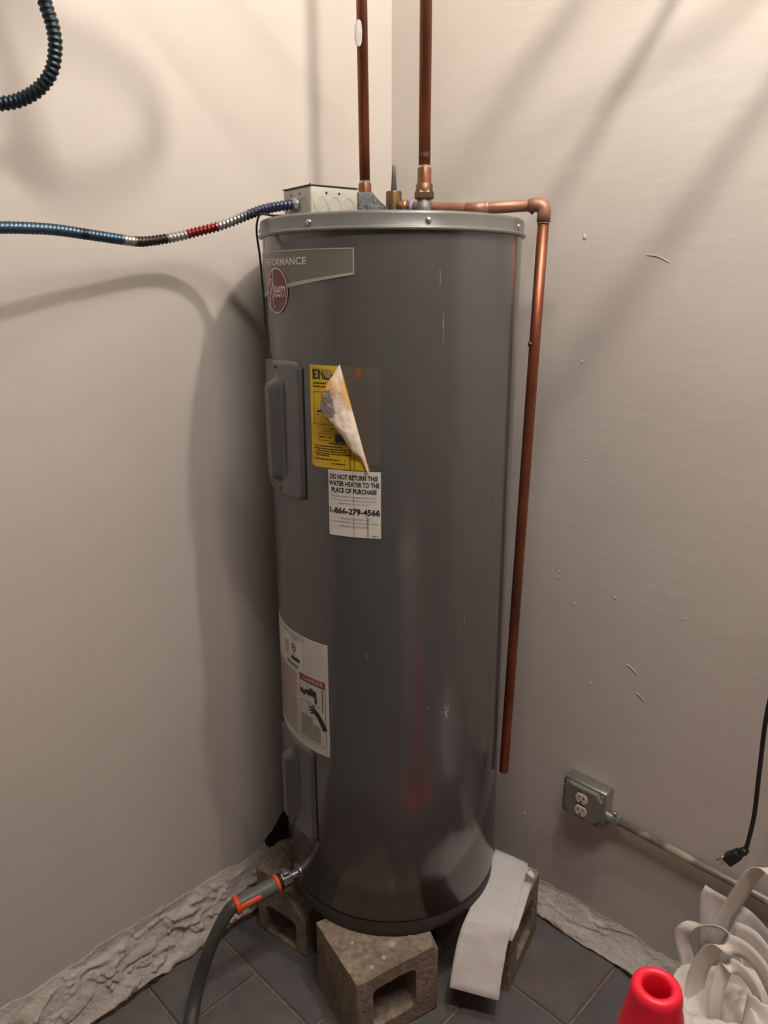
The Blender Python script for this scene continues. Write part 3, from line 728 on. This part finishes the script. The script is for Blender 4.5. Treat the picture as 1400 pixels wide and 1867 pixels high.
mk('chip', *xf(([(0, 0, 0), (.013, 0, .001), (.015, 0, .007), (.004, 0, .006)], [(0, 1, 2, 3)]), Matrix.Translation((.074, -.0008, .004))), M['danger'], jb, False)

def corrugated(name, pts, r, pitch, m, label, groove=.70):
    P = resample(catmull(pts, 14), pitch/4); rad = []; 
    for i in range(len(P)): rad.append(r*(1, 1.0, groove, groove+.04)[i % 4])
    V, Fc = g_tube(P, rad, 14)
    o = mk(name, V, Fc, m, None, True); at = o.data.attributes.new('along', 'FLOAT', 'POINT')
    at.data.foreach_set('value', [min(1, (i//14)/(len(P)-1)) for i in range(len(V))])
    return tag(o, label, 'cable', 'corrugated metal cables')
SIL, BLU, RED, DRK, WHT = (.42, .42, .44), (.05, .09, .14), (.22, .025, .03), (.05, .035, .03), (.45, .45, .43)
NVY = (.06, .07, .13)
m_c = cable_mat('painted_flex_cable', [(0, NVY), (.12, (.10, .11, .17)), (.17, SIL), (.205, SIL), (.21, RED), (.285, (.24, .03, .03)), (.29, WHT), (.335, WHT), (.34, DRK), (.425, DRK), (.43, (.40, .38, .33)), (.46, (.40, .38, .33)), (.465, BLU), (.555, (.055, .095, .14)), (.56, (.02, .03, .04)), (.575, (.02, .03, .04)), (.58, (.06, .105, .15)), (.70, (.075, .125, .17)), (.85, (.05, .085, .125)), (1, (.04, .06, .095))])
jside = jb.matrix_world @ Vector((-.004, .053, .027))
corrugated('flexible_cable', [(-.183, -.098, 1.7495), (-.215, -.0885, 1.747), (-.254, -.073, 1.741), (-.290, -.062, 1.730), (-.334, -.060, 1.715), (-.375, -.069, 1.704), (-.414, -.089, 1.693), (-.452, -.122, 1.684), (-.474, -.151, 1.6815), (-.522, -.232, 1.687), (-.560, -.305, 1.691), (-.600, -.385, 1.688), (-.640, -.470, 1.680), (-.68, -.56, 1.676)],
           .0095, .0080, m_c, 'paint-spattered blue and red corrugated cable running into the junction box')
mk('connector', *xf(g_lathe([(.0125, 0), (.0125, .004), (.0105, .005), (.0105, .010)], 16, True, True), Matrix.Translation((0, .053, .029)) @ Matrix.Rotation(-PI/2, 4, 'Y')), M['zinc'], jb)
m_c2 = cable_mat('dark_flex_cable', [(0, (.03, .045, .055)), (.3, (.035, .05, .06)), (.6, (.06, .075, .085)), (1, (.08, .05, .05))])
corrugated('flexible_cable', [(-.66, -.33, 1.862), (-.625, -.31, 1.8745), (-.592, -.30, 1.882), (-.558, -.30, 1.897), (-.533, -.30, 1.922), (-.522, -.30, 1.957), (-.523, -.30, 1.987), (-.531, -.30, 2.020), (-.545, -.295, 2.10), (-.56, -.28, 2.3), (-.57, -.27, CEIL)],
           .0112, .0085, m_c2, 'dark corrugated cable hanging in a hook shape from above', .80)

# ================================================================== lines added out of frame under the ceiling to cast the wall shadows
def overhead(name, pts, r, label, cat='pipe', group='added shadow casters under the ceiling'):
    return tag(mk(name, *g_tube(catmull(pts, 6), r, 16), M['pipe'], None, True), label, cat, group)
def stub(a, b): 
    a, b = Vector(a), Vector(b); return [a, a.lerp(b, .33), a.lerp(b, .66), b]
overhead('shadow_pipe', stub((.592, -.132, 2.45), (.325, -.293, 2.45)), .0125, 'added unseen pipe stub casting a shadow on the right wall, furthest of the three')
overhead('shadow_pipe', stub((.60, -.141, 2.28), (.375, -.266, 2.28)), .0115, 'short added unseen pipe stub casting a shadow on the right wall, middle of the three')
overhead('shadow_pipe', stub((.80, -.334, 2.22), (.40, -.339, 2.22)), .0125, 'added unseen pipe stub casting a shadow on the right wall, nearest the viewer')
lp = [(-.10, -.44, CEIL), (-.085, -.42, 2.6), (-.068, -.403, 2.43), (-.035, -.369, 2.409), (-.008, -.341, 2.391), (.006, -.326, 2.364), (-.002, -.335, 2.328), (-.029, -.363, 2.303), (-.063, -.397, 2.290), (-.115, -.41, 2.30), (-.160, -.402, 2.35), (-.190, -.388, 2.45), (-.2, -.38, 2.65), (-.2, -.38, CEIL)]
corrugated('flexible_cable', lp, .0105, .0095, m_c2, 'added unseen cable loop under the ceiling casting a soft shadow on the left wall')  # loop added to throw the blurred ring shadow on the left wall

# ================================================================== concrete blocks under the heater
def block(B, e1, wid, e2, dep, hgt, hx0, hx1, hz0, hz1, label, chip=None):
    """half block: e1 along the face with the core opening, e2 along the core"""
    e1 = Vector((*e1, 0)).normalized(); e2 = Vector((*e2, 0)).normalized()
    N = 48; hcx, hcz = (hx0+hx1)/2, (hz0+hz1)/2; hw, hh_ = (hx1-hx0)/2, (hz1-hz0)/2
    outer, inner = [], []
    per = []
    k = N//4
    for i in range(k): per.append((i/k*wid, 0))
    for i in range(k): per.append((wid, i/k*hgt))
    for i in range(k): per.append((wid-i/k*wid, hgt))
    for i in range(k): per.append((0, hgt-i/k*hgt))
    for x, z in per:
        sx, sz = (x/wid)*2-1, (z/hgt)*2-1
        outer.append((x, z))
        mm = (abs(sx)**7+abs(sz)**7)**(1/7)
        inner.append((hcx+hw*sx/mm, hcz+hh_*sz/mm))
    V, Fc = [], []; rows_ = []
    def ring(pts, y, amp):
        b = len(V)
        for x, z in pts:
            p = Vector((x, y, z)); q = Vector((noise.noise(p*45), noise.noise(p*45+Vector((9, 0, 0))), noise.noise(p*45+Vector((0, 9, 0)))))*amp
            zz = p.z+(q.z if 0 < z < hgt else 0)
            V.append(Vector((p.x+q.x, p.y+q.y, zz)))
        return b
    ny = 6; ins = .004
    def inset(pts): return [(min(max(x, ins), wid-ins), min(max(z, ins), hgt-ins)) for x, z in pts]
    seq = [ring(inset(outer), 0, .0012), ring(outer, ins, .0012)]+[ring(outer, dep*(j+1)/(ny+1), .001) for j in range(ny)]+[ring(outer, dep-ins, .0012), ring(inset(outer), dep, .0012)]
    seq += [ring(inner, dep, .0012)]+[ring(inner, dep*(1-(j+1)/(ny+1)), .0012) for j in range(ny)]+[ring(inner, 0, .0012)]
    for a, b in zip(seq, seq[1:]+seq[:1]):
        for i in range(N):
            i2 = (i+1) % N; Fc.append((a+i, a+i2, b+i2, b+i))
    Bv = Vector((*B, 0)); Mx = Matrix(((e1.x, e2.x, 0, Bv.x), (e1.y, e2.y, 0, Bv.y), (0, 0, 1, 0), (0, 0, 0, 1)))
    bm = bmesh.new(); vv = [bm.verts.new(v) for v in V]
    for f in Fc: bm.faces.new([vv[i] for i in f])
    bmesh.ops.recalc_face_normals(bm, faces=bm.faces)
    if chip:
        for co, no in chip:
            gm = list(bm.verts)+list(bm.edges)+list(bm.faces)
            r_ = bmesh.ops.bisect_plane(bm, geom=gm, plane_co=co, plane_no=no, clear_outer=True)
            ed = [e for e in r_['geom_cut'] if isinstance(e, bmesh.types.BMEdge)]
            bmesh.ops.holes_fill(bm, edges=ed, sides=0)
    bm.verts.index_update(); V = [v.co.copy() for v in bm.verts]; Fc = [tuple(x.index for x in f.verts) for f in bm.faces]; bm.free()
    o = mk('concrete_block', V, Fc, M['concrete'], None, True, Mx, flat_angle=.6)
    return tag(o, label, 'concrete block', 'concrete blocks under the heater')
HB = .1895
fb = block((-.073, -.382), (.85, .525), .213, (-.525, .85), .195, HB, .040, .152, .042, .152, 'concrete block in front under the heater, its hollow core facing forward',
           chip=[(Vector((.213, 0, .166)), Vector((.75, -.35, .56)))])
for x, y, r_ in ((.118, .052, .010), (.085, .03, .0055), (.05, .022, .006), (.045, .10, .004), (.165, .05, .004), (.14, .085, .003)):
    mk('lime_spot', *xf(g_lathe([(r_, 0), (r_*.9, .0012), (r_*.5, .0018), (.0003, .002)], 14), Matrix.Translation((x, y, HB-.0004))), M['concrete_top'], fb)
block((.2785, -.2290), (.48, .877), .200, (-.877, .48), .194, HB, .045, .155, .042, .150, 'concrete block on the right under the heater, draped with the white sheet')
block((-.212, -.138), (-.81, .59), .168, (.59, .81), .17, HB, .030, .135, .0, .088, 'chipped concrete block in the shadow on the left, behind the hose',
      chip=[(Vector((0, 0, .100)), Vector((-.62, -.50, .60)))])

# white sheet draped over the right-hand block
top0, top1 = Vector((.272, .018, HB+.002)), Vector((.348, -.034, HB+.002))
mid0, mid1 = Vector((.1705, -.2135, HB+.0025)), Vector((.2795, -.2330, HB+.0025))
path = []
for t in [i/14 for i in range(15)]: path.append((top0.lerp(mid0, t), top1.lerp(mid1, t)))
end0, end1 = Vector((.132, -.285, .072)), Vector((.240, -.313, .066))
m0, m1 = Vector((.150, -.236, .170)), Vector((.260, -.256, .168))
for t in [i/14 for i in range(1, 15)]:
    path.append((mid0*(1-t)**2+m0*2*t*(1-t)+end0*t*t, mid1*(1-t)**2+m1*2*t*(1-t)+end1*t*t))
def sheet(path, n, th, wob, cut=None):
    V, Fc = [], []
    for sgn in (1, -1):
        for i, (a, b) in enumerate(path):
            for k in range(n+1):
                t = k/n; p = a.lerp(b, t)
                w_ = wob*(.5*noise.noise(Vector((i*.30, t*1.3, 1)))+.6*abs(noise.noise(Vector((i*.16, t*.6, 4)))))+.0007*math.sin(i*1.1+t*2)
                p = p+Vector((.1*w_, -.5*w_, max(0, w_)))
                V.append(p+Vector((0, -.3, .9))*(th/2*sgn))
    m = n+1; st = len(path)*m
    for o in (0, st):
        for i in range(len(path)-1):
            for k in range(n): Fc.append((o+i*m+k, o+i*m+k+1, o+(i+1)*m+k+1, o+(i+1)*m+k))
    for i in range(len(path)-1):
        for k in (0, n): Fc.append((i*m+k, (i+1)*m+k, st+(i+1)*m+k, st+i*m+k))
    for k in range(n):
        for i in (0, len(path)-1): Fc.append((i*m+k, i*m+k+1, st+i*m+k+1, st+i*m+k))
    return V, Fc
sh_ = empty('foam_sheet', Matrix.Identity(4), label='white folded packing sheet hanging over the right-hand concrete block', cat='packing sheet')
mk('outer_layer', *sheet([(a+Vector((0, 0, .003)), b+Vector((0, 0, .003))) for a, b in path], 16, .0016, .006), M['cloth'], sh_)
und = [(a+(b-a)*.80, b+(b-a).normalized()*(.020-.016*i/18)) for i, (a, b) in enumerate(path[4:19])]
mk('under_fold', *sheet([(a+Vector((0, 0, .0005)), b+Vector((0, 0, .0005))) for a, b in und], 6, .0014, .001), M['cloth'], sh_)
V, Fc = [], []
g = g_lathe([(.012, 0), (.011, .006), (.006, .0105), (.0005, .012)], 14, True, True)
g = ([Vector((v[0]*.8, v[1]*1.7, v[2])) + Vector((noise.noise(Vector(v)*180), noise.noise(Vector(v)*180+Vector((4, 0, 0))), 0))*.004 for v in g[0]], g[1])
tag(mk('plaster_crumb', *xf(g, Matrix.Translation((.346, -.062, HB)) @ Matrix.Rotation(.4, 4, 'Z')), M['paintwhite'], None, True), 'cream plaster crumb on the right-hand block beside the sheet', 'rubble')

# ================================================================== hose on the drain valve
S0 = fd*R+Vector((0, 0, .259))+fdd*.050
S1 = Vector((-.356, -.223, .241)); hdv = (S1-S0).normalized()
hs = empty('garden_hose', Matrix.Translation((-.45, -.33, 0)), label='dark grey garden hose with an orange-trimmed connector on the drain valve', cat='hose')
Mi = Matrix.Translation((.45, .33, 0))
mk('hose_tube', *xf(g_tube(catmull([S1-hdv*.01, S1+hdv*.012, (-.384, -.242, .215), (-.408, -.257, .168), (-.428, -.268, .115), (-.442, -.282, .068), (-.448, -.315, .030), (-.445, -.37, .0162), (-.44, -.45, .0157), (-.46, -.58, .0157), (-.55, -.74, .0157)], 8), .0150, 18), Mi), M['hose'], hs)
LN = (S1-S0).length
cn = mk('connector', *xf(xf(g_lathe([(.0165, .004), (.0185, .008), (.0185, .045), (.0172, .06), (.0165, .085), (.0165, LN)], 28, True, True), align(S0, hdv)), Mi), M['hose_grip'], hs, flat_angle=.9)
mk('dark_collar', *xf(xf(g_lathe([(.0195, -.003), (.0195, .004)], 28, True, True), align(S0, hdv)), Mi), M['black'], cn)
mk('orange_ring', *xf(xf(g_lathe([(.0185, .003), (.0208, .005), (.0208, .011), (.0188, .013)], 28, True, True), align(S0, hdv)), Mi), M['orange'], cn)
mk('orange_cuff', *xf(xf(g_lathe([(.0170, LN-.010), (.0212, LN-.006), (.0212, LN+.002), (.0172, LN+.004)], 28, True, True), align(S0, hdv)), Mi), M['orange'], cn)
V, Fc = [], []          # orange grip strip along the side towards the camera
side = (Vector((.25, -1, .25))-hdv*Vector((.25, -1, .25)).dot(hdv)).normalized(); s2 = hdv.cross(side)
for i in range(9):
    t = i/8; pos = S0+hdv*(LN*.47+(LN-.006-LN*.47)*t); half = .42 if 0 < i < 8 else .24
    for k in range(7):
        a = half*(-1+2*k/6)-.15; rr = .0166+(.0028 if 0 < k < 6 else .0002)
        V.append(pos+side*(rr*math.cos(a))+s2*(rr*math.sin(a)))
for i in range(8):
    for k in range(6): Fc.append((i*7+k, i*7+k+1, (i+1)*7+k+1, (i+1)*7+k))
mk('orange_grip', *xf((V, Fc), Mi), M['orange'], cn)

# ================================================================== outlet box, conduit, power cord on the right wall
ob = empty('outlet_box', FR @ Matrix.Translation((.688, 0, .405)), label='grey surface-mounted duplex outlet box on the right wall', cat='outlet')
W2, H2, D2 = .0555, .0485, .042
mk('box_body', *g_bevel_box(-W2, W2, -D2+.004, .0, -H2, H2, .004), M['zinc'], ob)
# raised cover with clipped corners
V, Fc = [], []
def octo(w_, h_, c_): return [(-w_+c_, -h_), (w_-c_, -h_), (w_, -h_+c_), (w_, h_-c_), (w_-c_, h_), (-w_+c_, h_), (-w_, h_-c_), (-w_, -h_+c_)]
lv = [(octo(W2, H2, .006), -D2+.004), (octo(W2, H2, .006), -D2), (octo(W2-.003, H2-.003, .014), -D2-.001), (octo(W2-.006, H2-.006, .016), -D2-.008), (octo(W2-.009, H2-.009, .016), -D2-.0095)]
for pts, y in lv: V += [(x, y, z) for x, z in pts]
for i in range(len(lv)-1):
    for k in range(8): Fc.append((i*8+k, i*8+(k+1) % 8, (i+1)*8+(k+1) % 8, (i+1)*8+k))
Fc += [tuple(range(8)), tuple(range((len(lv)-1)*8, len(lv)*8))]
cv = mk('cover_plate', V, Fc, M['plate'], ob, False)
for x, z in ((W2-.009, H2-.009), (-W2+.009, H2-.010), (W2-.009, -H2+.010)):
    mk('cover_screw', *xf(g_lathe([(.0045, 0), (.004, .002), (.001, .003)], 12, True, True), Matrix.Translation((x, -D2-.001, z)) @ Matrix.Rotation(PI/2, 4, 'X')), M['steel'], cv)
for zc in (.0165, -.0175):
    pts = []
    for k in range(28):
        a = 2*PI*k/28; x, z = .0160*math.cos(a), .0160*math.sin(a); pts.append((x, max(-.0125, min(.0125, z))))
    V = [(x, -D2-.0090, z+zc) for x, z in pts]+[(x, -D2-.0118, z+zc) for x, z in pts]+[(x*.93, -D2-.0126, z*.93+zc) for x, z in pts]
    Fc = [(i*28+k, i*28+(k+1) % 28, (i+1)*28+(k+1) % 28, (i+1)*28+k) for i in range(2) for k in range(28)]+[tuple(range(56, 84))]
    rc = mk('receptacle', V, Fc, M['almond'], cv, True, None, .6)
    yy = -D2-.0129
    mk('slot', *g_box(-.0072, -.0050, yy, yy+.001, zc-.001, zc+.0075), M['slot'], rc, False)
    mk('slot', *g_box(.0050, .0070, yy, yy+.001, zc-.000, zc+.0070), M['slot'], rc, False)
    mk('ground_hole', *xf(g_lathe([(.0028, 0), (.0028, .001)], 12, True, True), Matrix.Translation((0, yy+.001, zc-.0075)) @ Matrix.Rotation(PI/2, 4, 'X')), M['slot'], rc)
for x, z in ((-.012, .034), (.012, -.036), (0, -.0005)):
    mk('plate_hole', *xf(g_lathe([(.0018, 0), (.0018, .0006)], 10, True, True), Matrix.Translation((x*.6, -D2-.0094, z)) @ Matrix.Rotation(PI/2, 4, 'X')), M['slot'], cv)
for x in (-.028, .02):
    mk('knockout', *xf(g_lathe([(.0095, 0), (.0105, .0006), (.0115, 0)], 20), Matrix.Translation((x, -.022, H2))), M['plate'], ob)
cx0 = W2; cz = -.020; cy_ = -.020
cnn = mk('conduit_connector', *xf(g_lathe([(.0145, -.001), (.0145, .004), (.0125, .005), (.0125, .026), (.0135, .027), (.0135, .030)], 20, True, True), Matrix.Translation((cx0, cy_, cz)) @ Matrix.Rotation(PI/2, 4, 'Y')), M['zinc'], ob, flat_angle=.8)
mk('set_screw', *xf(g_lathe([(.003, 0), (.003, .008), (.0048, .0085), (.0048, .0125), (.001, .013)], 10, True, True), Matrix.Translation((cx0+.018, cy_-.004, cz+.010))), M['steel'], cnn)
cz2 = .405+cz
cdm = FR @ Matrix.Translation((.688+cx0+.012, cy_, cz2))
cdo = empty('conduit', cdm, label='worn painted metal conduit running right from the outlet box', cat='conduit')
mk('conduit_tube', *g_tube([(0, 0, 0), (.3, 0, -.004), (.8, 0, -.010), (1.6, 0, -.02)], .0095, 18), M['conduit'], cdo)
mk('conduit_coupling', *g_tube([(.395, 0, -.0052), (.465, 0, -.0062)], .0118, 18), M['zinc'], cdo)
for x in (.30, 1.1): mk('strap', *g_bevel_box(x-.006, x+.006, -.012, .020, -.018, .012, .002), M['zinc'], cdo)

pc = empty('power_cord', FR @ Matrix.Translation((1.07, -.10, .53)), label='black power cord hanging down with a three-prong plug', cat='cord')
pth = catmull([(-.008, 0, -.012), (.0005, 0, .004), (.004, 0, .04), (.006, 0, .095), (.0025, 0, .19), (.0, 0, .32), (.012, .01, .45), (.035, .03, .62), (.05, .06, .80), (.05, .094, .95)], 8)
mk('cord', *g_tube(pth, .0042, 12), M['black'], pc)
pd = Vector((-.60, -.10, -.78)).normalized(); pm = align((-.004, 0, -.004), pd)
mk('strain_relief', *xf(g_lathe([(.0052, -.012), (.0085, -.004), (.0085, .004), (.0075, .008), (.010, .012)], 14, True, True), pm), M['black'], pc)
g = g_bevel_box(-.0135, .0135, -.011, .011, .006, .040, .004)
g = ([Vector((v[0]*(.72+.28*min(1, (v[2]-.006)/.02)), v[1]*(.8+.2*min(1, (v[2]-.006)/.02)), v[2])) for v in g[0]], g[1])
plug = mk('plug', *xf(g, pm), M['black'], pc)
for x in (-.006, .006): mk('blade', *xf(g_box(x-.0007, x+.0007, -.0032, .0032, .040, .057), pm), M['steel'], plug, False)
mk('ground_pin', *xf(g_lathe([(.0024, .040), (.0024, .059), (.001, .061)], 10, True, True), pm @ Matrix.Translation((0, .008, 0))), M['steel'], plug)
mk('cord_hook', *xf(g_lathe([(.006, 0), (.006, .012)], 12, True, True), Matrix.Translation((.05, .098, .945)) @ Matrix.Rotation(PI/2, 4, 'X')), M['steel'], pc)

# ================================================================== traffic cone
tcn = empty('traffic_cone', Matrix.Translation((.351, -.838, 0)), label='bright red traffic cone with an open top at the bottom right', cat='traffic cone')
zt = .715
mk('cone_body', *g_lathe([(.135, .03), (.128, .06), (.038, zt-.045), (.0345, zt-.030), (.0335, zt-.012), (.0315, zt-.004), (.0275, zt-.0003), (.0235, zt), (.0195, zt-.002), (.018, zt-.006), (.0185, zt-.03), (.022, zt-.10), (.06, zt-.4)], 64), M['red'], tcn)
mk('cone_base', *g_bevel_box(-.18, .18, -.18, .18, 0, .032, .012), M['red'], tcn)

# ================================================================== white tote bags by the right wall
def WP(u, z, off): return FR @ Vector((u, -off, z))
def bag_sheet(name, par, fn, nu, nv, th=.0015, m='bag'):
    V, Fc = [], []
    for i in range(nu+1):
        for k in range(nv+1): V.append(fn(i/nu, k/nv))
    s = nv+1
    for i in range(nu):
        for k in range(nv): Fc.append((i*s+k, i*s+k+1, (i+1)*s+k+1, (i+1)*s+k))
    o = mk(name, V, Fc, M[m], par)
    md = o.modifiers.new('thickness', 'SOLIDIFY'); md.thickness = th; md.offset = 0
    return o
def strap(name, par, uzo, wdt, side):
    P = catmull([WP(*q) for q in uzo], 8); n_ = len(P)
    sd_ = [FR.to_3x3() @ Vector(side[0]).lerp(Vector(side[1]), i/(n_-1)) for i in range(n_)]
    return mk(name, *g_ribbon(P, sd_, wdt, .0018), M['bag_strap'], par)
bb = empty('tote_bag', Matrix.Identity(4), label='white fabric tote bag standing upright against the right wall, its strap raised', cat='bag')
def lerp_list(L_, t):
    x = t*(len(L_)-1); i = min(int(x), len(L_)-2); f = x-i
    return [p+(q-p)*f for p, q in zip(L_[i], L_[i+1])]
TOPE = [(.996, .371), (1.005, .403), (1.030, .397), (1.055, .390), (1.080, .384), (1.104, .381), (1.135, .370), (1.19, .345), (1.24, .32)]
def back_panel(a, b):
    u, z = lerp_list(TOPE, a); lo = 1.035+.235*a
    bb_ = b**1.1
    off = .086+.02*(1-b)+.010*math.sin(a*8+.6)*b+.010*noise.noise(Vector((a*4, b*4, 2)))
    return WP(lo+(u-lo)*bb_, .02+(z-.02)*b, off)
bag_sheet('back_panel', bb, back_panel, 40, 26)
def front_panel(a, b):
    u = 1.075+.23*a; z = .02+(.345+.012*math.sin(a*9))*b
    off = .118+.015*math.sin(a*PI)+.012*(1-b)+.008*noise.noise(Vector((a*4, b*3, 8)))-.012*b*(1-a)**2
    return WP(u, z, off)
bag_sheet('front_panel', bb, front_panel, 30, 24)
strap('handle', bb, [(1.040, .285, .110), (1.047, .313, .106), (1.054, .357, .103), (1.065, .399, .102), (1.078, .445, .102), (1.090, .486, .102), (1.104, .511, .102), (1.122, .522, .104), (1.150, .515, .108), (1.175, .48, .115), (1.19, .42, .125), (1.20, .30, .135)], .036, ((.6, .55, -.58), (.6, .55, .55)))
fb2 = empty('tote_bag', Matrix.Identity(4), label='crumpled white tote bag slumped on the floor behind the red cone, with looped straps', cat='bag')
def slump(a, b):
    th = a*2*PI; ct, st = math.cos(th), math.sin(th)
    se = (abs(ct)**3.2+abs(st)**3.2)**(-1/3.2)
    fold = .014*math.sin(th*7+1.2)+.012*noise.noise(Vector((ct*2.2, st*2.2, b*2.5)))+.008*noise.noise(Vector((ct*6, st*6, b*5+3)))
    rimz = .305+.05*ct+.035*st*0+.018*math.sin(th*3+.8)+.020*noise.noise(Vector((ct*2.5, st*2.5, 7)))
    if b < .62:
        t = b/.62; rr = 1.03-.08*t+.05*math.sin(t*PI)+fold*3.2*(.35+.65*t); z = .004+rimz*t
    else:
        t = (b-.62)/.38; rr = (.95+fold*3.2)*(1-t)**.85; w_ = .06*math.sin(min(1, t*1.5)*PI)
        z = rimz-.020*math.sin(min(1, t*3)*PI/2)+-.004+.022*noise.noise(Vector((ct*rr*3, st*rr*3, 4)))*min(1, t*4)+.028*abs(noise.noise(Vector((ct*rr*6, st*rr*6, 8))))*min(1, t*4)
    return WP(1.150+.155*ct*se*rr, z, .245+.098*st*se*rr)
bag_sheet('slumped_body', fb2, slump, 110, 44, .0016)
def mouth(a, b):       # turned-out lip along the near edge
    u = 1.005+.27*a; z = .268+.07*a-.060*(1-b)+.016*math.sin(a*11)*b
    off = .352+.018*math.sin(a*9+.5)+.018*(1-b)+.012*noise.noise(Vector((a*5, b*3, 12)))
    return WP(u, z, off)
bag_sheet('mouth_fold', fb2, mouth, 36, 10)
strap('handle', fb2, [(1.024, .15, .165), (1.014, .195, .150), (1.009, .229, .142), (.998, .256, .140), (.988, .281, .140), (.990, .303, .140), (1.005, .324, .140), (1.029, .346, .140), (1.055, .360, .140), (1.078, .360, .142), (1.099, .351, .148), (1.115, .325, .16)], .030, ((.72, .69, .0), (.10, -.75, .65)))
strap('handle', fb2, [(1.050, .16, .215), (1.046, .215, .203), (1.046, .248, .200), (1.047, .283, .200), (1.056, .328, .200), (1.070, .364, .200), (1.090, .388, .200), (1.115, .398, .200), (1.140, .394, .202), (1.165, .378, .207), (1.19, .345, .215), (1.21, .30, .225)], .036, ((.72, .69, .05), (.35, -.3, .75)))
strap('handle', fb2, [(1.11, .20, .25), (1.10, .285, .245), (1.098, .325, .235), (1.103, .362, .225), (1.125, .375, .225), (1.155, .360, .23), (1.185, .32, .24)], .026, ((.72, .69, .05), (.3, -.3, .8)))

# ================================================================== white hamper added out of view for a pale streak mirrored in the tank
hm = empty('reflection_hamper', Matrix.Translation((.37, -1.46, 0)) @ Matrix.Rotation(-.3, 4, 'Z'), label='added unseen white hamper beside the viewer, giving the tank a faint mirrored streak', cat='hamper')
V, Fc = [], []; lv = [(.155, .0), (.165, .004), (.20, .66), (.212, .665), (.214, .69), (.205, .692), (.196, .67), (.160, .02)]
for w_, z in lv:
    for k in range(40):
        a = 2*PI*k/40; c_, s_ = math.cos(a), math.sin(a); e_ = (abs(c_)**5+abs(s_)**5)**(-.2)
        V.append((w_*c_*e_, w_*.72*s_*e_, z))
for i in range(len(lv)-1):
    for k in range(40): Fc.append((i*40+k, i*40+(k+1) % 40, (i+1)*40+(k+1) % 40, (i+1)*40+k))
Fc += [tuple(range(40)), tuple(range((len(lv)-1)*40, len(lv)*40))]
mk('hamper_body', V, Fc, mat('white_plastic', (.78, .77, .76), .4, spec=.4), hm, True, None, .6)

for o in col.objects:
    if o.name.split('.')[0] in ('small_print', 'faded_print', 'barcode', 'tag_print', 'white_scuff', 'dull_scuff', 'approval_mark', 'tap_and_hand_picture', 'drip', 'headline'):
        o['kind'] = 'stuff'
